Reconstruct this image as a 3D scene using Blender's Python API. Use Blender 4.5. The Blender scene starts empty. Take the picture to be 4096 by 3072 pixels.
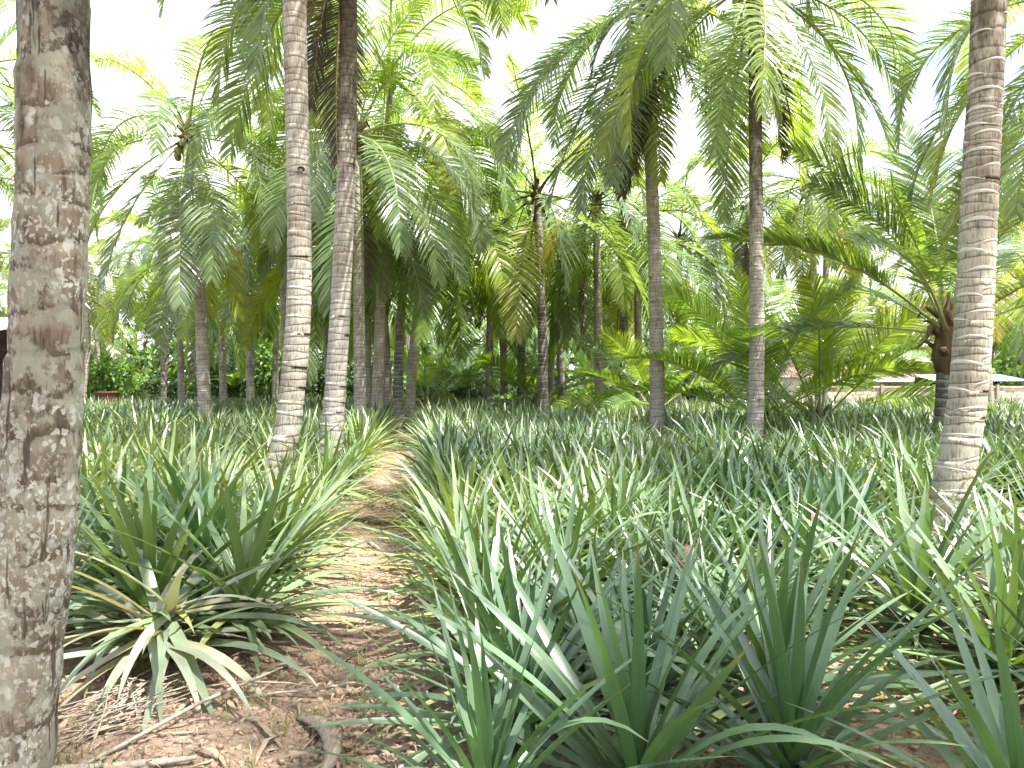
import bpy, math, random
import numpy as np
from mathutils import Vector, Matrix, noise as mnoise

R = math.radians
random.seed(7)
rng = np.random.default_rng(7)
sc = bpy.context.scene
COL = sc.collection

# ------------------------------------------------------------------ camera, sky, sun, exposure
cam_d = bpy.data.cameras.new('camera')
cam = bpy.data.objects.new('camera', cam_d); COL.objects.link(cam)
cam.location = (0, 0, 1.55)
cam.rotation_euler = (R(90), 0, 0)
cam_d.sensor_width = 36; cam_d.lens = 27.0; cam_d.clip_end = 2000; cam_d.clip_start = 0.05
sc.camera = cam

SUN_EL, SUN_AZ = 64.0, 122.0        # azimuth measured from +Y (ahead of the camera) towards +X
world = bpy.data.worlds.new('World'); sc.world = world; world.use_nodes = True
nt = world.node_tree; nt.nodes.clear()
sky = nt.nodes.new('ShaderNodeTexSky'); sky.sky_type = 'NISHITA'; sky.sun_disc = False
sky.sun_elevation = R(SUN_EL); sky.sun_rotation = R(SUN_AZ); sky.air_density = 1.0; sky.dust_density = 2.5; sky.ozone_density = 1.0
bg = nt.nodes.new('ShaderNodeBackground'); bg.inputs['Strength'].default_value = 0.15
out = nt.nodes.new('ShaderNodeOutputWorld')
tc = nt.nodes.new('ShaderNodeTexCoord')
mp = nt.nodes.new('ShaderNodeMapping'); mp.inputs['Scale'].default_value = (1.0, 1.0, 2.2); mp.inputs['Location'].default_value = (0.35, 0.1, 0.0)
cn = nt.nodes.new('ShaderNodeTexNoise'); cn.inputs['Scale'].default_value = 1.5; cn.inputs['Detail'].default_value = 6; cn.inputs['Roughness'].default_value = 0.5
cr = nt.nodes.new('ShaderNodeValToRGB'); cr.color_ramp.elements[0].position = 0.40; cr.color_ramp.elements[1].position = 0.58
cr.color_ramp.elements[0].color = (0.08, 0.08, 0.08, 1)
mx = nt.nodes.new('ShaderNodeMix'); mx.data_type = 'RGBA'
mx.inputs[7].default_value = (4.2, 4.4, 4.55, 1)      # bright thin cloud veil
nt.links.new(tc.outputs['Generated'], mp.inputs['Vector']); nt.links.new(mp.outputs['Vector'], cn.inputs['Vector'])
nt.links.new(cn.outputs['Fac'], cr.inputs['Fac']); nt.links.new(cr.outputs['Color'], mx.inputs[0])
nt.links.new(sky.outputs['Color'], mx.inputs[6]); nt.links.new(mx.outputs[2], bg.inputs['Color'])
nt.links.new(bg.outputs['Background'], out.inputs['Surface'])

sun_d = bpy.data.lights.new('sun', 'SUN'); sun_d.energy = 5.0; sun_d.angle = R(0.6); sun_d.color = (1.0, 0.97, 0.92)
sun = bpy.data.objects.new('sun', sun_d); COL.objects.link(sun)
to_sun = Vector((math.sin(R(SUN_AZ)) * math.cos(R(SUN_EL)), math.cos(R(SUN_AZ)) * math.cos(R(SUN_EL)), math.sin(R(SUN_EL))))
sun.rotation_euler = to_sun.to_track_quat('Z', 'Y').to_euler(); sun.location = (0, 0, 40)

vs = sc.view_settings; vs.view_transform = 'Standard'; vs.look = 'None'; vs.exposure = 1.92; vs.gamma = 1.0; vs.use_curve_mapping = False
sc.render.engine = 'CYCLES'
cy = sc.cycles; cy.use_adaptive_sampling = True; cy.adaptive_threshold = 0.035; cy.use_denoising = True; cy.max_bounces = 6; cy.diffuse_bounces = 3; cy.glossy_bounces = 2; cy.transmission_bounces = 3; cy.sample_clamp_indirect = 6

# ------------------------------------------------------------------ helpers
def mesh(name, V, Q, uv=None, tint=None, mats=(), midx=None, smooth=False, attrs=None):
    """V (n,3), Q (m,4) quads; uv per vertex (n,2); tint per vertex (n,3)."""
    V = np.asarray(V, np.float32); Q = np.asarray(Q, np.int32)
    me = bpy.data.meshes.new(name)
    me.vertices.add(len(V)); me.vertices.foreach_set('co', V.ravel())
    me.loops.add(Q.size); me.loops.foreach_set('vertex_index', Q.ravel())
    me.polygons.add(len(Q)); me.polygons.foreach_set('loop_start', np.arange(0, Q.size, 4, dtype=np.int32))
    me.polygons.foreach_set('loop_total', np.full(len(Q), 4, np.int32))
    if midx is not None: me.polygons.foreach_set('material_index', np.asarray(midx, np.int32))
    me.polygons.foreach_set('use_smooth', np.full(len(Q), bool(smooth)))
    me.update(calc_edges=True)
    if uv is not None:
        l = me.uv_layers.new(name='UVMap'); l.data.foreach_set('uv', np.asarray(uv, np.float32)[Q.ravel()].ravel())
    if tint is not None:
        a = me.attributes.new('tint', 'FLOAT_COLOR', 'POINT')
        c = np.ones((len(V), 4), np.float32); c[:, :3] = tint; a.data.foreach_set('color', c.ravel())
    for k, v in (attrs or {}).items():
        a = me.attributes.new(k, 'FLOAT', 'POINT'); a.data.foreach_set('value', np.asarray(v, np.float32))
    for m in mats: me.materials.append(m)
    return me

def ob(name, data, parent=None, loc=None, rot=None, scale=None, color=None):
    o = bpy.data.objects.new(name, data); COL.objects.link(o)
    if parent is not None: o.parent = parent
    if loc is not None: o.location = loc
    if rot is not None: o.rotation_euler = rot
    if scale is not None: o.scale = (scale,) * 3 if np.isscalar(scale) else scale
    if color is not None: o.color = (*color, 1)
    return o

def tag(o, label=None, cat=None, group=None, kind=None):
    if label: o['label'] = label
    if cat: o['category'] = cat
    if group: o['group'] = group
    if kind: o['kind'] = kind
    return o

class MB:
    """collects quads"""
    def __init__(s): s.V = []; s.Q = []; s.M = []; s.UV = []; s.T = []; s.n = 0
    def add(s, V, Q, m=0, uv=None, tint=None):
        V = np.asarray(V, np.float32); Q = np.asarray(Q, np.int32)
        s.V.append(V); s.Q.append(Q + s.n); s.M.append(np.full(len(Q), m)); s.n += len(V)
        s.UV.append(np.zeros((len(V), 2)) if uv is None else uv)
        s.T.append(np.ones((len(V), 3)) if tint is None else np.broadcast_to(tint, (len(V), 3)))
    def build(s, name, mats, smooth=False):
        return mesh(name, np.concatenate(s.V), np.concatenate(s.Q), np.concatenate(s.UV), np.concatenate(s.T), mats, np.concatenate(s.M), smooth)
    def box(s, lo, hi, m=0):
        x0, y0, z0 = lo; x1, y1, z1 = hi
        V = [(x0,y0,z0),(x1,y0,z0),(x1,y1,z0),(x0,y1,z0),(x0,y0,z1),(x1,y0,z1),(x1,y1,z1),(x0,y1,z1)]
        s.add(V, [(3,2,1,0),(4,5,6,7),(0,1,5,4),(1,2,6,5),(2,3,7,6),(3,0,4,7)], m)
    def tube(s, P, rad, seg=6, m=0, flat=1.0):
        V, Q = tube(P, rad, seg, flat); s.add(V, Q, m)

def tube(P, rad, seg=8, flat=1.0):
    P = np.asarray(P, float); n = len(P); rad = np.broadcast_to(rad, (n,))
    T = np.gradient(P, axis=0); T /= np.linalg.norm(T, axis=1)[:, None] + 1e-9
    V = []
    for i in range(n):
        t = T[i]; a = np.array((0, 0, 1.0)) if abs(t[2]) < 0.9 else np.array((1.0, 0, 0))
        s = np.cross(t, a); s /= np.linalg.norm(s); u = np.cross(s, t)
        for k in range(seg):
            an = 2 * math.pi * k / seg
            V.append(P[i] + rad[i] * (math.cos(an) * s + math.sin(an) * flat * u))
    Q = [(i*seg+k, i*seg+(k+1) % seg, (i+1)*seg+(k+1) % seg, (i+1)*seg+k) for i in range(n-1) for k in range(seg)]
    # caps as fans of degenerate-free quads
    for b in (0, (n-1)*seg):
        for k in range(1, seg-2, 2):
            q = (b, b+k, b+k+1, b+k+2); Q.append(q if b else q[::-1])
    return np.array(V), np.array(Q)

# ------------------------------------------------------------------ materials
def newmat(name):
    m = bpy.data.materials.new(name); m.use_nodes = True; t = m.node_tree; t.nodes.clear()
    o = t.nodes.new('ShaderNodeOutputMaterial'); return m, t, o
def N(t, ty, **kw):
    n = t.nodes.new(ty)
    for k, v in kw.items():
        if k.startswith('i_'): n.inputs[k[2:].replace('_', ' ')].default_value = v
        else: setattr(n, k, v)
    return n
def mixc(t, a, b, f, mode='MIX'):
    n = t.nodes.new('ShaderNodeMix'); n.data_type = 'RGBA'; n.blend_type = mode
    for sock, v in ((0, f), (6, a), (7, b)):
        if hasattr(v, 'is_output'): t.links.new(v, n.inputs[sock])
        else: n.inputs[sock].default_value = v if sock == 0 else (*v, 1)
    return n.outputs[2]
def mth(t, op, a, b=None):
    n = t.nodes.new('ShaderNodeMath'); n.operation = op
    for i, v in enumerate((a, b)):
        if v is None: continue
        if hasattr(v, 'is_output'): t.links.new(v, n.inputs[i])
        else: n.inputs[i].default_value = v
    return n.outputs[0]
def ramp(t, fac, stops):
    n = t.nodes.new('ShaderNodeValToRGB'); e = n.color_ramp.elements
    while len(e) < len(stops): e.new(0.5)
    for el, (p, c) in zip(e, stops):
        el.position = p; el.color = (*c, 1) if len(c) == 3 else c
    t.links.new(fac, n.inputs['Fac']); return n.outputs['Color']
def tex(t, vec, scale, detail=4, rough=0.55, mapscale=None, kind='noise'):
    if mapscale is not None:
        mpn = t.nodes.new('ShaderNodeMapping'); mpn.inputs['Scale'].default_value = mapscale
        t.links.new(vec, mpn.inputs['Vector']); vec = mpn.outputs['Vector']
    if kind == 'noise':
        n = t.nodes.new('ShaderNodeTexNoise'); n.inputs['Detail'].default_value = detail; n.inputs['Roughness'].default_value = rough
    else:
        n = t.nodes.new('ShaderNodeTexVoronoi')
    n.inputs['Scale'].default_value = scale; t.links.new(vec, n.inputs['Vector'])
    return n.outputs['Fac'] if kind == 'noise' else n.outputs['Distance']
def bump(t, h, strength=0.4, dist=0.01):
    b = t.nodes.new('ShaderNodeBump'); b.inputs['Strength'].default_value = strength; b.inputs['Distance'].default_value = dist
    t.links.new(h, b.inputs['Height']); return b.outputs['Normal']
def princ(t, col, rough=0.7, spec=0.3, normal=None):
    p = t.nodes.new('ShaderNodeBsdfPrincipled')
    if hasattr(col, 'is_output'): t.links.new(col, p.inputs['Base Color'])
    else: p.inputs['Base Color'].default_value = (*col, 1)
    if hasattr(rough, 'is_output'): t.links.new(rough, p.inputs['Roughness'])
    else: p.inputs['Roughness'].default_value = rough
    p.inputs['Specular IOR Level'].default_value = spec
    if normal is not None: t.links.new(normal, p.inputs['Normal'])
    return p

def leaf_mat(name, trans=0.35, rough=0.38, spec=0.5, stripes=False, tmul=(1.9, 1.7, 0.5)):
    m, t, o = newmat(name)
    oi = N(t, 'ShaderNodeObjectInfo'); at = N(t, 'ShaderNodeAttribute', attribute_name='tint')
    base = mixc(t, oi.outputs['Color'], at.outputs['Color'], 1.0, 'MULTIPLY')
    tcn = N(t, 'ShaderNodeTexCoord')
    nrm = None
    if stripes:
        uvn = tcn.outputs['UV']
        st = tex(t, uvn, 1.0, 3, 0.6, (26, 1.2, 1)); 
        base = mixc(t, base, mixc(t, base, (1.7, 1.6, 1.65), 1.0, 'MULTIPLY'), ramp(t, st, [(0.47, (0, 0, 0)), (0.68, (0.8, 0.8, 0.8))]))
        sep = N(t, 'ShaderNodeSeparateXYZ'); t.links.new(uvn, sep.inputs[0])
        tipf = ramp(t, sep.outputs['Y'], [(0.86, (0, 0, 0)), (1.0, (0.75, 0.75, 0.75))])
        base = mixc(t, base, (0.20, 0.15, 0.07), tipf)
        low = ramp(t, sep.outputs['Y'], [(0.0, (0.5, 0.5, 0.5)), (0.3, (0, 0, 0))])
        base = mixc(t, base, mixc(t, base, (1.4, 1.5, 0.85), 1.0, 'MULTIPLY'), low)
        # pale scurfy underside
        geo = N(t, 'ShaderNodeNewGeometry')
        under = mixc(t, base, (0.21, 0.27, 0.19), 0.30)
        base = mixc(t, base, under, geo.outputs['Backfacing'])
        nrm = bump(t, st, 0.25, 0.002)
    else:
        nz = tex(t, tcn.outputs['Object'], 2.2, 2)
        base = mixc(t, mixc(t, base, (0.72, 0.78, 0.8), 1.0, 'MULTIPLY'), mixc(t, base, (1.3, 1.22, 1.1), 1.0, 'MULTIPLY'), nz)
    p = princ(t, base, rough, spec, nrm)
    tr = N(t, 'ShaderNodeBsdfTranslucent'); t.links.new(mixc(t, base, tmul, 1.0, 'MULTIPLY'), tr.inputs['Color'])
    ms = N(t, 'ShaderNodeMixShader'); ms.inputs[0].default_value = trans
    t.links.new(p.outputs[0], ms.inputs[1]); t.links.new(tr.outputs[0], ms.inputs[2]); t.links.new(ms.outputs[0], o.inputs['Surface'])
    return m

M_PINE = leaf_mat('pineapple_leaf', 0.20, 0.30, 0.65, True, (1.7, 1.7, 0.6))
M_FROND = leaf_mat('palm_leaflet', 0.48, 0.26, 0.8, tmul=(1.75, 1.75, 0.45))
M_DEADF = leaf_mat('dead_leaflet', 0.10, 0.75, 0.2, tmul=(1.1, 1.0, 0.8))
M_BROAD = leaf_mat('broad_leaf', 0.35, 0.4, 0.5)

def simple_mat(name, c1, c2, scale=20, rough=0.8, spec=0.2, bstr=0.4, bdist=0.01, mapscale=None, use_obj=False):
    m, t, o = newmat(name); tcn = N(t, 'ShaderNodeTexCoord')
    f = tex(t, tcn.outputs['Object'], scale, 5, 0.6, mapscale)
    c = ramp(t, f, [(0.3, c1), (0.7, c2)])
    if use_obj:
        oi = N(t, 'ShaderNodeObjectInfo'); c = mixc(t, c, oi.outputs['Color'], 1.0, 'MULTIPLY')
    p = princ(t, c, rough, spec, bump(t, f, bstr, bdist)); t.links.new(p.outputs[0], o.inputs['Surface']); return m

M_RACHIS = simple_mat('palm_rachis', (0.16, 0.19, 0.07), (0.30, 0.31, 0.13), 6, 0.45, 0.4, 0.1, use_obj=True)
M_FIBRE = simple_mat('palm_fibre', (0.06, 0.04, 0.025), (0.20, 0.14, 0.08), 9, 0.9, 0.1, 0.8, 0.03, (1, 1, 0.2))
M_NUT = simple_mat('coconut_husk', (0.16, 0.20, 0.05), (0.28, 0.30, 0.09), 5, 0.45, 0.4, 0.1)
M_DRY = simple_mat('dry_leaf', (0.22, 0.16, 0.10), (0.44, 0.36, 0.26), 9, 0.85, 0.15, 0.5, 0.01, use_obj=True)
M_WOOD = simple_mat('weathered_wood', (0.20, 0.16, 0.12), (0.42, 0.36, 0.29), 14, 0.85, 0.15, 0.5, 0.01, (3, 3, 0.4))
M_SPATHE = simple_mat('dry_spathe', (0.13, 0.10, 0.08), (0.36, 0.29, 0.22), 16, 0.7, 0.25, 0.6, 0.006, (4, 0.7, 4))

def trunk_mat(name, light, dark, dark_amt=0.5, lichen=0.0, scar=(0.42, 0.38, 0.32), sooty=None):
    m, t, o = newmat(name); tcn = N(t, 'ShaderNodeTexCoord'); ob_ = tcn.outputs['Object']
    at = N(t, 'ShaderNodeAttribute', attribute_name='ring')
    big = tex(t, ob_, 2.6, 4, 0.6, (1, 1, 0.6))
    fib = tex(t, ob_, 30, 4, 0.65, (1.6, 1.6, 0.22))
    col = mixc(t, light, dark, ramp(t, big, [(0.60 - 0.3 * dark_amt, (0, 0, 0)), (0.80 - 0.3 * dark_amt, (0.85, 0.85, 0.85))]))
    col = mixc(t, col, mixc(t, col, (0.45, 0.42, 0.38), 1.0, 'MULTIPLY'), ramp(t, fib, [(0.34, (1, 1, 1)), (0.52, (0, 0, 0))]))
    fr = mth(t, 'FRACT', at.outputs['Fac'])
    wob = mth(t, 'MULTIPLY', mth(t, 'SUBTRACT', tex(t, ob_, 14, 3), 0.5), 0.35)
    fr2 = mth(t, 'FRACT', mth(t, 'ADD', at.outputs['Fac'], wob))
    line = ramp(t, fr2, [(0.0, (1, 1, 1)), (0.10, (0.7, 0.7, 0.7)), (0.22, (0, 0, 0)), (1.0, (0, 0, 0))])
    col = mixc(t, col, (dark[0] * 0.55, dark[1] * 0.5, dark[2] * 0.45), mth(t, 'MULTIPLY', line, 0.75))
    pale = ramp(t, fr2, [(0.70, (0, 0, 0)), (0.9, (1, 1, 1)), (1.0, (0.6, 0.6, 0.6))])
    col = mixc(t, col, scar, mth(t, 'MULTIPLY', pale, 0.55))
    h = mth(t, 'ADD', fib, mth(t, 'MULTIPLY', line, -0.6))
    if lichen > 0:
        # grey-green sheets, white spots with darker centres, black stains
        stain = tex(t, ob_, 2.6, 6, 0.68, (1.2, 1.2, 0.7))
        col = mixc(t, col, (0.045, 0.038, 0.034), ramp(t, stain, [(0.52, (0, 0, 0)), (0.62, (0.8, 0.8, 0.8))]))
        sheet = tex(t, ob_, 8.5, 7, 0.7, (1, 1, 0.7))
        col = mixc(t, col, mixc(t, (0.19, 0.19, 0.14), (0.28, 0.27, 0.215), tex(t, ob_, 22, 4)), ramp(t, sheet, [(0.50, (0, 0, 0)), (0.53, (0.9, 0.9, 0.9))]))
        wv = N(t, 'ShaderNodeTexNoise'); wv.inputs['Scale'].default_value = 30; t.links.new(ob_, wv.inputs['Vector'])
        addv = N(t, 'ShaderNodeMixRGB'); addv.blend_type = 'LINEAR_LIGHT'; addv.inputs[0].default_value = 0.03
        t.links.new(ob_, addv.inputs[1]); t.links.new(wv.outputs['Color'], addv.inputs[2])
        for scl, thr, msk in ((46, 0.33, 2.6), (27, 0.30, 4.1), (16, 0.24, 5.0)):
            v = tex(t, addv.outputs[0], scl, mapscale=(1, 1, 0.62), kind='vor')
            gate = ramp(t, tex(t, ob_, msk, 3), [(0.44, (0, 0, 0)), (0.56, (1, 1, 1))])
            spot = ramp(t, v, [(0.0, (0.55, 0.55, 0.55)), (thr * 0.5, (0.95, 0.95, 0.95)), (thr, (0.9, 0.9, 0.9)), (thr + 0.07, (0, 0, 0))])
            col = mixc(t, col, (0.38, 0.375, 0.325), mth(t, 'MULTIPLY', spot, gate))
        crack = tex(t, ob_, 24, 3, 0.6, (1, 1, 0.10))
        col = mixc(t, col, (0.06, 0.045, 0.035), ramp(t, crack, [(0.33, (0.9, 0.9, 0.9)), (0.37, (0, 0, 0))]))
        h = mth(t, 'ADD', h, mth(t, 'MULTIPLY', crack, 1.2))
    if sooty:   # dark algae on the older or upper bark, patchy
        sz = N(t, 'ShaderNodeSeparateXYZ'); t.links.new(ob_, sz.inputs[0])
        g = mth(t, 'MULTIPLY', mth(t, 'SUBTRACT', sz.outputs['Z'], sooty[0]), 1.0 / (sooty[1] - sooty[0]))
        g = mth(t, 'ADD', g, mth(t, 'MULTIPLY', mth(t, 'SUBTRACT', tex(t, ob_, 5.0, 5, 0.65, (1.5, 1.5, 0.6)), 0.5), 2.2))
        col = mixc(t, col, mixc(t, col, (0.30, 0.28, 0.27), 1.0, 'MULTIPLY'), ramp(t, g, [(0.35, (0, 0, 0)), (0.75, (0.9, 0.9, 0.9))]))
    p = princ(t, col, 0.88, 0.15, bump(t, h, 0.7, 0.012)); t.links.new(p.outputs[0], o.inputs['Surface']); return m

M_TRUNK_A = trunk_mat('trunk_lichen', (0.205, 0.168, 0.125), (0.135, 0.103, 0.074), 0.6, 1.0, (0.30, 0.27, 0.21), sooty=(2.0, 3.4))
M_TRUNK = trunk_mat('trunk_grey', (0.33, 0.305, 0.26), (0.21, 0.17, 0.13), 0.5, scar=(0.36, 0.335, 0.285))
M_TRUNK_S = trunk_mat('trunk_sooty', (0.34, 0.315, 0.275), (0.22, 0.185, 0.15), 0.45, scar=(0.37, 0.345, 0.30), sooty=(3.0, 8.0))
M_TRUNK_D = trunk_mat('trunk_dark', (0.25, 0.225, 0.20), (0.08, 0.07, 0.06), 0.75)
M_TRUNK_K = trunk_mat('trunk_scarred', (0.38, 0.345, 0.275), (0.20, 0.165, 0.125), 0.5, sooty=(2.0, 7.0))
M_SCAR = simple_mat('leaf_scar', (0.46, 0.43, 0.36), (0.60, 0.57, 0.50), 25, 0.85, 0.15, 0.3, 0.005)

# soil
mS, t, o = newmat('soil'); tcn = N(t, 'ShaderNodeTexCoord'); P_ = tcn.outputs['Object']
f1 = tex(t, P_, 1.1, 5); f2 = tex(t, P_, 28, 6, 0.7); f3 = tex(t, P_, 95, 3, 0.7)
c = mixc(t, (0.23, 0.150, 0.105), (0.38, 0.285, 0.21), f1)
c = mixc(t, c, (0.13, 0.078, 0.053), ramp(t, f2, [(0.36, (0.9, 0.9, 0.9)), (0.5, (0, 0, 0))]))
c = mixc(t, c, (0.42, 0.33, 0.25), ramp(t, f3, [(0.56, (0, 0, 0)), (0.68, (0.75, 0.75, 0.75))]))
sx = N(t, 'ShaderNodeSeparateXYZ'); t.links.new(P_, sx.inputs[0])
farg = ramp(t, mth(t, 'MULTIPLY', mth(t, 'SUBTRACT', sx.outputs['Y'], 33.0), 0.2), [(0, (0, 0, 0)), (1, (1, 1, 1))])
c = mixc(t, c, mixc(t, (0.06, 0.085, 0.03), (0.15, 0.13, 0.07), f1), farg)
p = princ(t, c, 0.95, 0.1, bump(t, mth(t, 'ADD', f2, f3), 0.9, 0.02)); t.links.new(p.outputs[0], o.inputs['Surface'])
M_SOIL = mS
M_CLOD = simple_mat('soil_clod', (0.20, 0.13, 0.092), (0.38, 0.285, 0.21), 40, 0.95, 0.1, 0.6, 0.01)

# ------------------------------------------------------------------ ground sheet
def path_u(x, y): return x + 0.12 * y + 0.40
def ground_h(x, y):
    if y > 14 or y < 1.2 or abs(x) > 9: return 0.0
    fade = min(1, (14 - y) / 4) * min(1, (9 - abs(x)) / 3) * min(1, (y - 1.2) / .6)
    h = 0.035 * mnoise.noise((x * 1.3, y * 1.3, 0.3)) + 0.016 * mnoise.noise((x * 6, y * 6, 4.0)) + 0.008 * mnoise.noise((x * 17, y * 17, 9.0))
    h -= 0.04 * math.exp(-((path_u(x, y) - 0.05) / 0.28) ** 2)
    return h * fade
gx = np.concatenate([[-400, -200, -110, -70, -45, -30, -20, -14, -11, -9, -7.5, -6.2, -5.2, -4.5], np.arange(-4, 4.6, 0.055), [5.2, 6, 7, 8, 9, 11, 14, 20, 30, 45, 70, 110, 200, 400]])
gy = np.concatenate([[-200, -90, -40, -20, -10, -5, -2, 0, 0.8], np.arange(1.4, 9, 0.055), [9.4, 10, 11, 12, 13, 14, 16, 20, 26, 33, 40, 50, 70, 100, 160, 260, 420, 700]])
GV = np.array([(x, y, ground_h(x, y)) for y in gy for x in gx]); nx = len(gx)
GI = np.arange(len(gy) * nx).reshape(len(gy), nx)
GQ = np.stack([GI[:-1, :-1], GI[:-1, 1:], GI[1:, 1:], GI[1:, :-1]], -1).reshape(-1, 4)
tag(ob('ground', mesh('ground', GV, GQ, mats=[M_SOIL], smooth=True)), kind='structure')

# ------------------------------------------------------------------ coconut palms
def frond_arrays(L, elev, bend, n, seed, droop=0.8, seg=3, lw=0.045, lmax=0.98, s0=0.2, side=0.0, twist=0.0, gaps=0.03):
    """returns (leaflet V, Q), (rachis V, Q) in a frame whose X axis points outwards"""
    r = random.Random(seed); K = 16
    P = [np.zeros(3)]; th = R(elev); az = 0.0; T = []
    for k in range(K):
        s = (k + 0.5) / K
        a = max(th - R(bend) * s ** 1.35, R(-86)); az += R(side) / K * s * 2
        d = np.array((math.cos(a) * math.cos(az), math.cos(a) * math.sin(az), math.sin(a))); T.append(d)
        P.append(P[-1] + d * L / K)
    P = np.array(P); T.append(T[-1]); T = np.array(T)
    rad = 0.034 * L / 4.5 * (1 - np.linspace(0, 1, K + 1)) ** 0.8 + 0.004; rad[0] *= 1.9; rad[1] *= 1.25
    RV, RQ = tube(P, rad, 5, 0.6)
    V = []; Q = []
    for i in range(n):
        for sd in (-1, 1):
            if r.random() < gaps: continue
            f = (i + r.random() * 0.6) / n
            s = s0 + (1 - s0) * f ** 0.95
            q = s * K; k = min(int(q), K - 1); w = q - k
            p = P[k] * (1 - w) + P[k + 1] * w; tt = T[k] * (1 - w) + T[min(k + 1, K)] * w; tt /= np.linalg.norm(tt)
            sdv = np.cross(tt, (0, 0, 1.0)) if abs(tt[2]) < 0.985 else np.array((0, -1.0, 0)); sdv /= np.linalg.norm(sdv)
            nn = np.cross(sdv, tt)
            tw = R(twist) * s; sdv, nn = math.cos(tw) * sdv + math.sin(tw) * nn, math.cos(tw) * nn - math.sin(tw) * sdv
            l = lmax * min(1, 0.45 + 2.2 * f) * (1 - 0.72 * max(0, f - 0.45) ** 1.3 / 0.55 ** 1.3) * r.uniform(0.85, 1.1) * L / 4.5
            al = R(66 - 32 * f + r.uniform(-4, 4)); ga = R(16 + r.uniform(-8, 8))
            d = math.cos(al) * tt + math.sin(al) * (sd * math.cos(ga) * sdv + math.sin(ga) * nn)
            ro = R(r.uniform(-34, 34)); g = droop * r.uniform(0.75, 1.3)
            b = len(V); pp = p + nn * 0.01
            for j in range(seg + 1):
                dd = d + np.array((0, 0, -g * (j / seg) ** 1.2)); dd /= np.linalg.norm(dd)
                wv = tt - dd * np.dot(tt, dd); wv /= np.linalg.norm(wv) + 1e-6
                wv = math.cos(ro) * wv + math.sin(ro) * np.cross(dd, wv)
                ww = lw * (0.7, 1.0, 0.72, 0.08)[int(j * 3 / seg)] * 0.5
                V += [pp - wv * ww, pp + wv * ww]
                pp = pp + dd * l / seg
            for j in range(seg): Q.append((b + 2*j, b + 2*j + 1, b + 2*j + 3, b + 2*j + 2))
    return np.array(V), np.array(Q), RV, RQ

ELEVS = [82, 66, 50, 34, 18, 2, -16, -34, -54, -72]
BENDS = [52, 86, 108, 114, 108, 96, 76, 52, 30, 14]
FR_NEAR, FR_FAR = {}, {}
def tinted(n, r):
    return np.repeat(r.uniform(0.82, 1.15, (n // 8 + 1, 1)), 8, 0)[:n]
for e, bd in zip(ELEVS, BENDS):
    for v in range(3):
        sd = int(e * 10 + v * 3 + 2000); rr = random.Random(sd); r2 = np.random.default_rng(sd)
        LV, LQ, RV, RQ = frond_arrays(4.5, e + rr.uniform(-6, 6), bd * rr.uniform(0.85, 1.2), 82, sd, droop=rr.uniform(0.45, 1.0), lw=0.037, side=rr.uniform(-30, 30), twist=rr.uniform(-70, 70))
        FR_NEAR[(e, v)] = (mesh('leaflets', LV, LQ, tint=tinted(len(LV), r2) * np.ones((1, 3)), mats=[M_FROND]), mesh('rachis', RV, RQ, mats=[M_RACHIS], smooth=True))
        LV, LQ, RV, RQ = frond_arrays(4.5, e + rr.uniform(-6, 6), bd * rr.uniform(0.85, 1.2), 62, sd + 1, droop=rr.uniform(0.45, 1.0), seg=3, lw=0.046, side=rr.uniform(-30, 30), twist=rr.uniform(-70, 70))
        b = MB(); b.add(LV, LQ, 0, tint=tinted(len(LV), r2)); b.add(RV, RQ, 1)
        FR_FAR[(e, v)] = b.build('frond', [M_FROND, M_RACHIS])

for e, bd in zip(ELEVS[:6], BENDS[:6]):
    for v in range(3):
        sd = int(e * 10 + v * 3 + 5000); rr = random.Random(sd); r2 = np.random.default_rng(sd)
        LV, LQ, RV, RQ = frond_arrays(4.5, e + rr.uniform(-6, 6), bd * rr.uniform(0.36, 0.55), 82, sd, droop=rr.uniform(0.2, 0.6), lw=0.042, s0=0.26, side=rr.uniform(-22, 22), twist=rr.uniform(-80, 80))
        FR_NEAR[('stiff', e, v)] = (mesh('leaflets', LV, LQ, tint=tinted(len(LV), r2) * np.ones((1, 3)), mats=[M_FROND]), mesh('rachis', RV, RQ, mats=[M_RACHIS], smooth=True))

GREENS = [(0.14, 0.20, 0.10), (0.16, 0.225, 0.09), (0.13, 0.185, 0.11), (0.20, 0.26, 0.075), (0.145, 0.195, 0.115)]
YOUNG = [(0.16, 0.25, 0.05), (0.20, 0.27, 0.05), (0.14, 0.22, 0.06)]
YELLOW = [(0.27, 0.25, 0.04), (0.22, 0.24, 0.05)]
BROWN = [(0.10, 0.08, 0.062), (0.085, 0.07, 0.058), (0.20, 0.155, 0.11)]

def nearest_elev(e): return min(ELEVS, key=lambda k: abs(k - e))
def add_frond(root, top, az, e, scale, color, near, r, stiff=False):
    key = (nearest_elev(e), r.randrange(3)); rz = R(az)
    if stiff and key[0] >= 2: key = ('stiff',) + key; near = True
    loc = (top[0] + 0.09 * math.cos(rz), top[1] + 0.09 * math.sin(rz), top[2] + 0.25 * (e / 90.0))
    if near:
        f = ob('frond', FR_NEAR[key][0], root, loc, (0, R(r.uniform(-5, 5)), rz), scale, color)
        ra = ob('rachis', FR_NEAR[key][1], f, color=(1, 1, 1) if color not in BROWN else (0.8, 0.55, 0.4))
    else:
        f = ob('frond', FR_FAR[key], root, loc, (0, R(r.uniform(-5, 5)), rz), scale, color)
    if color in BROWN: f.material_slots[0].link = 'OBJECT'; f.material_slots[0].material = M_DEADF
    return f

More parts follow.
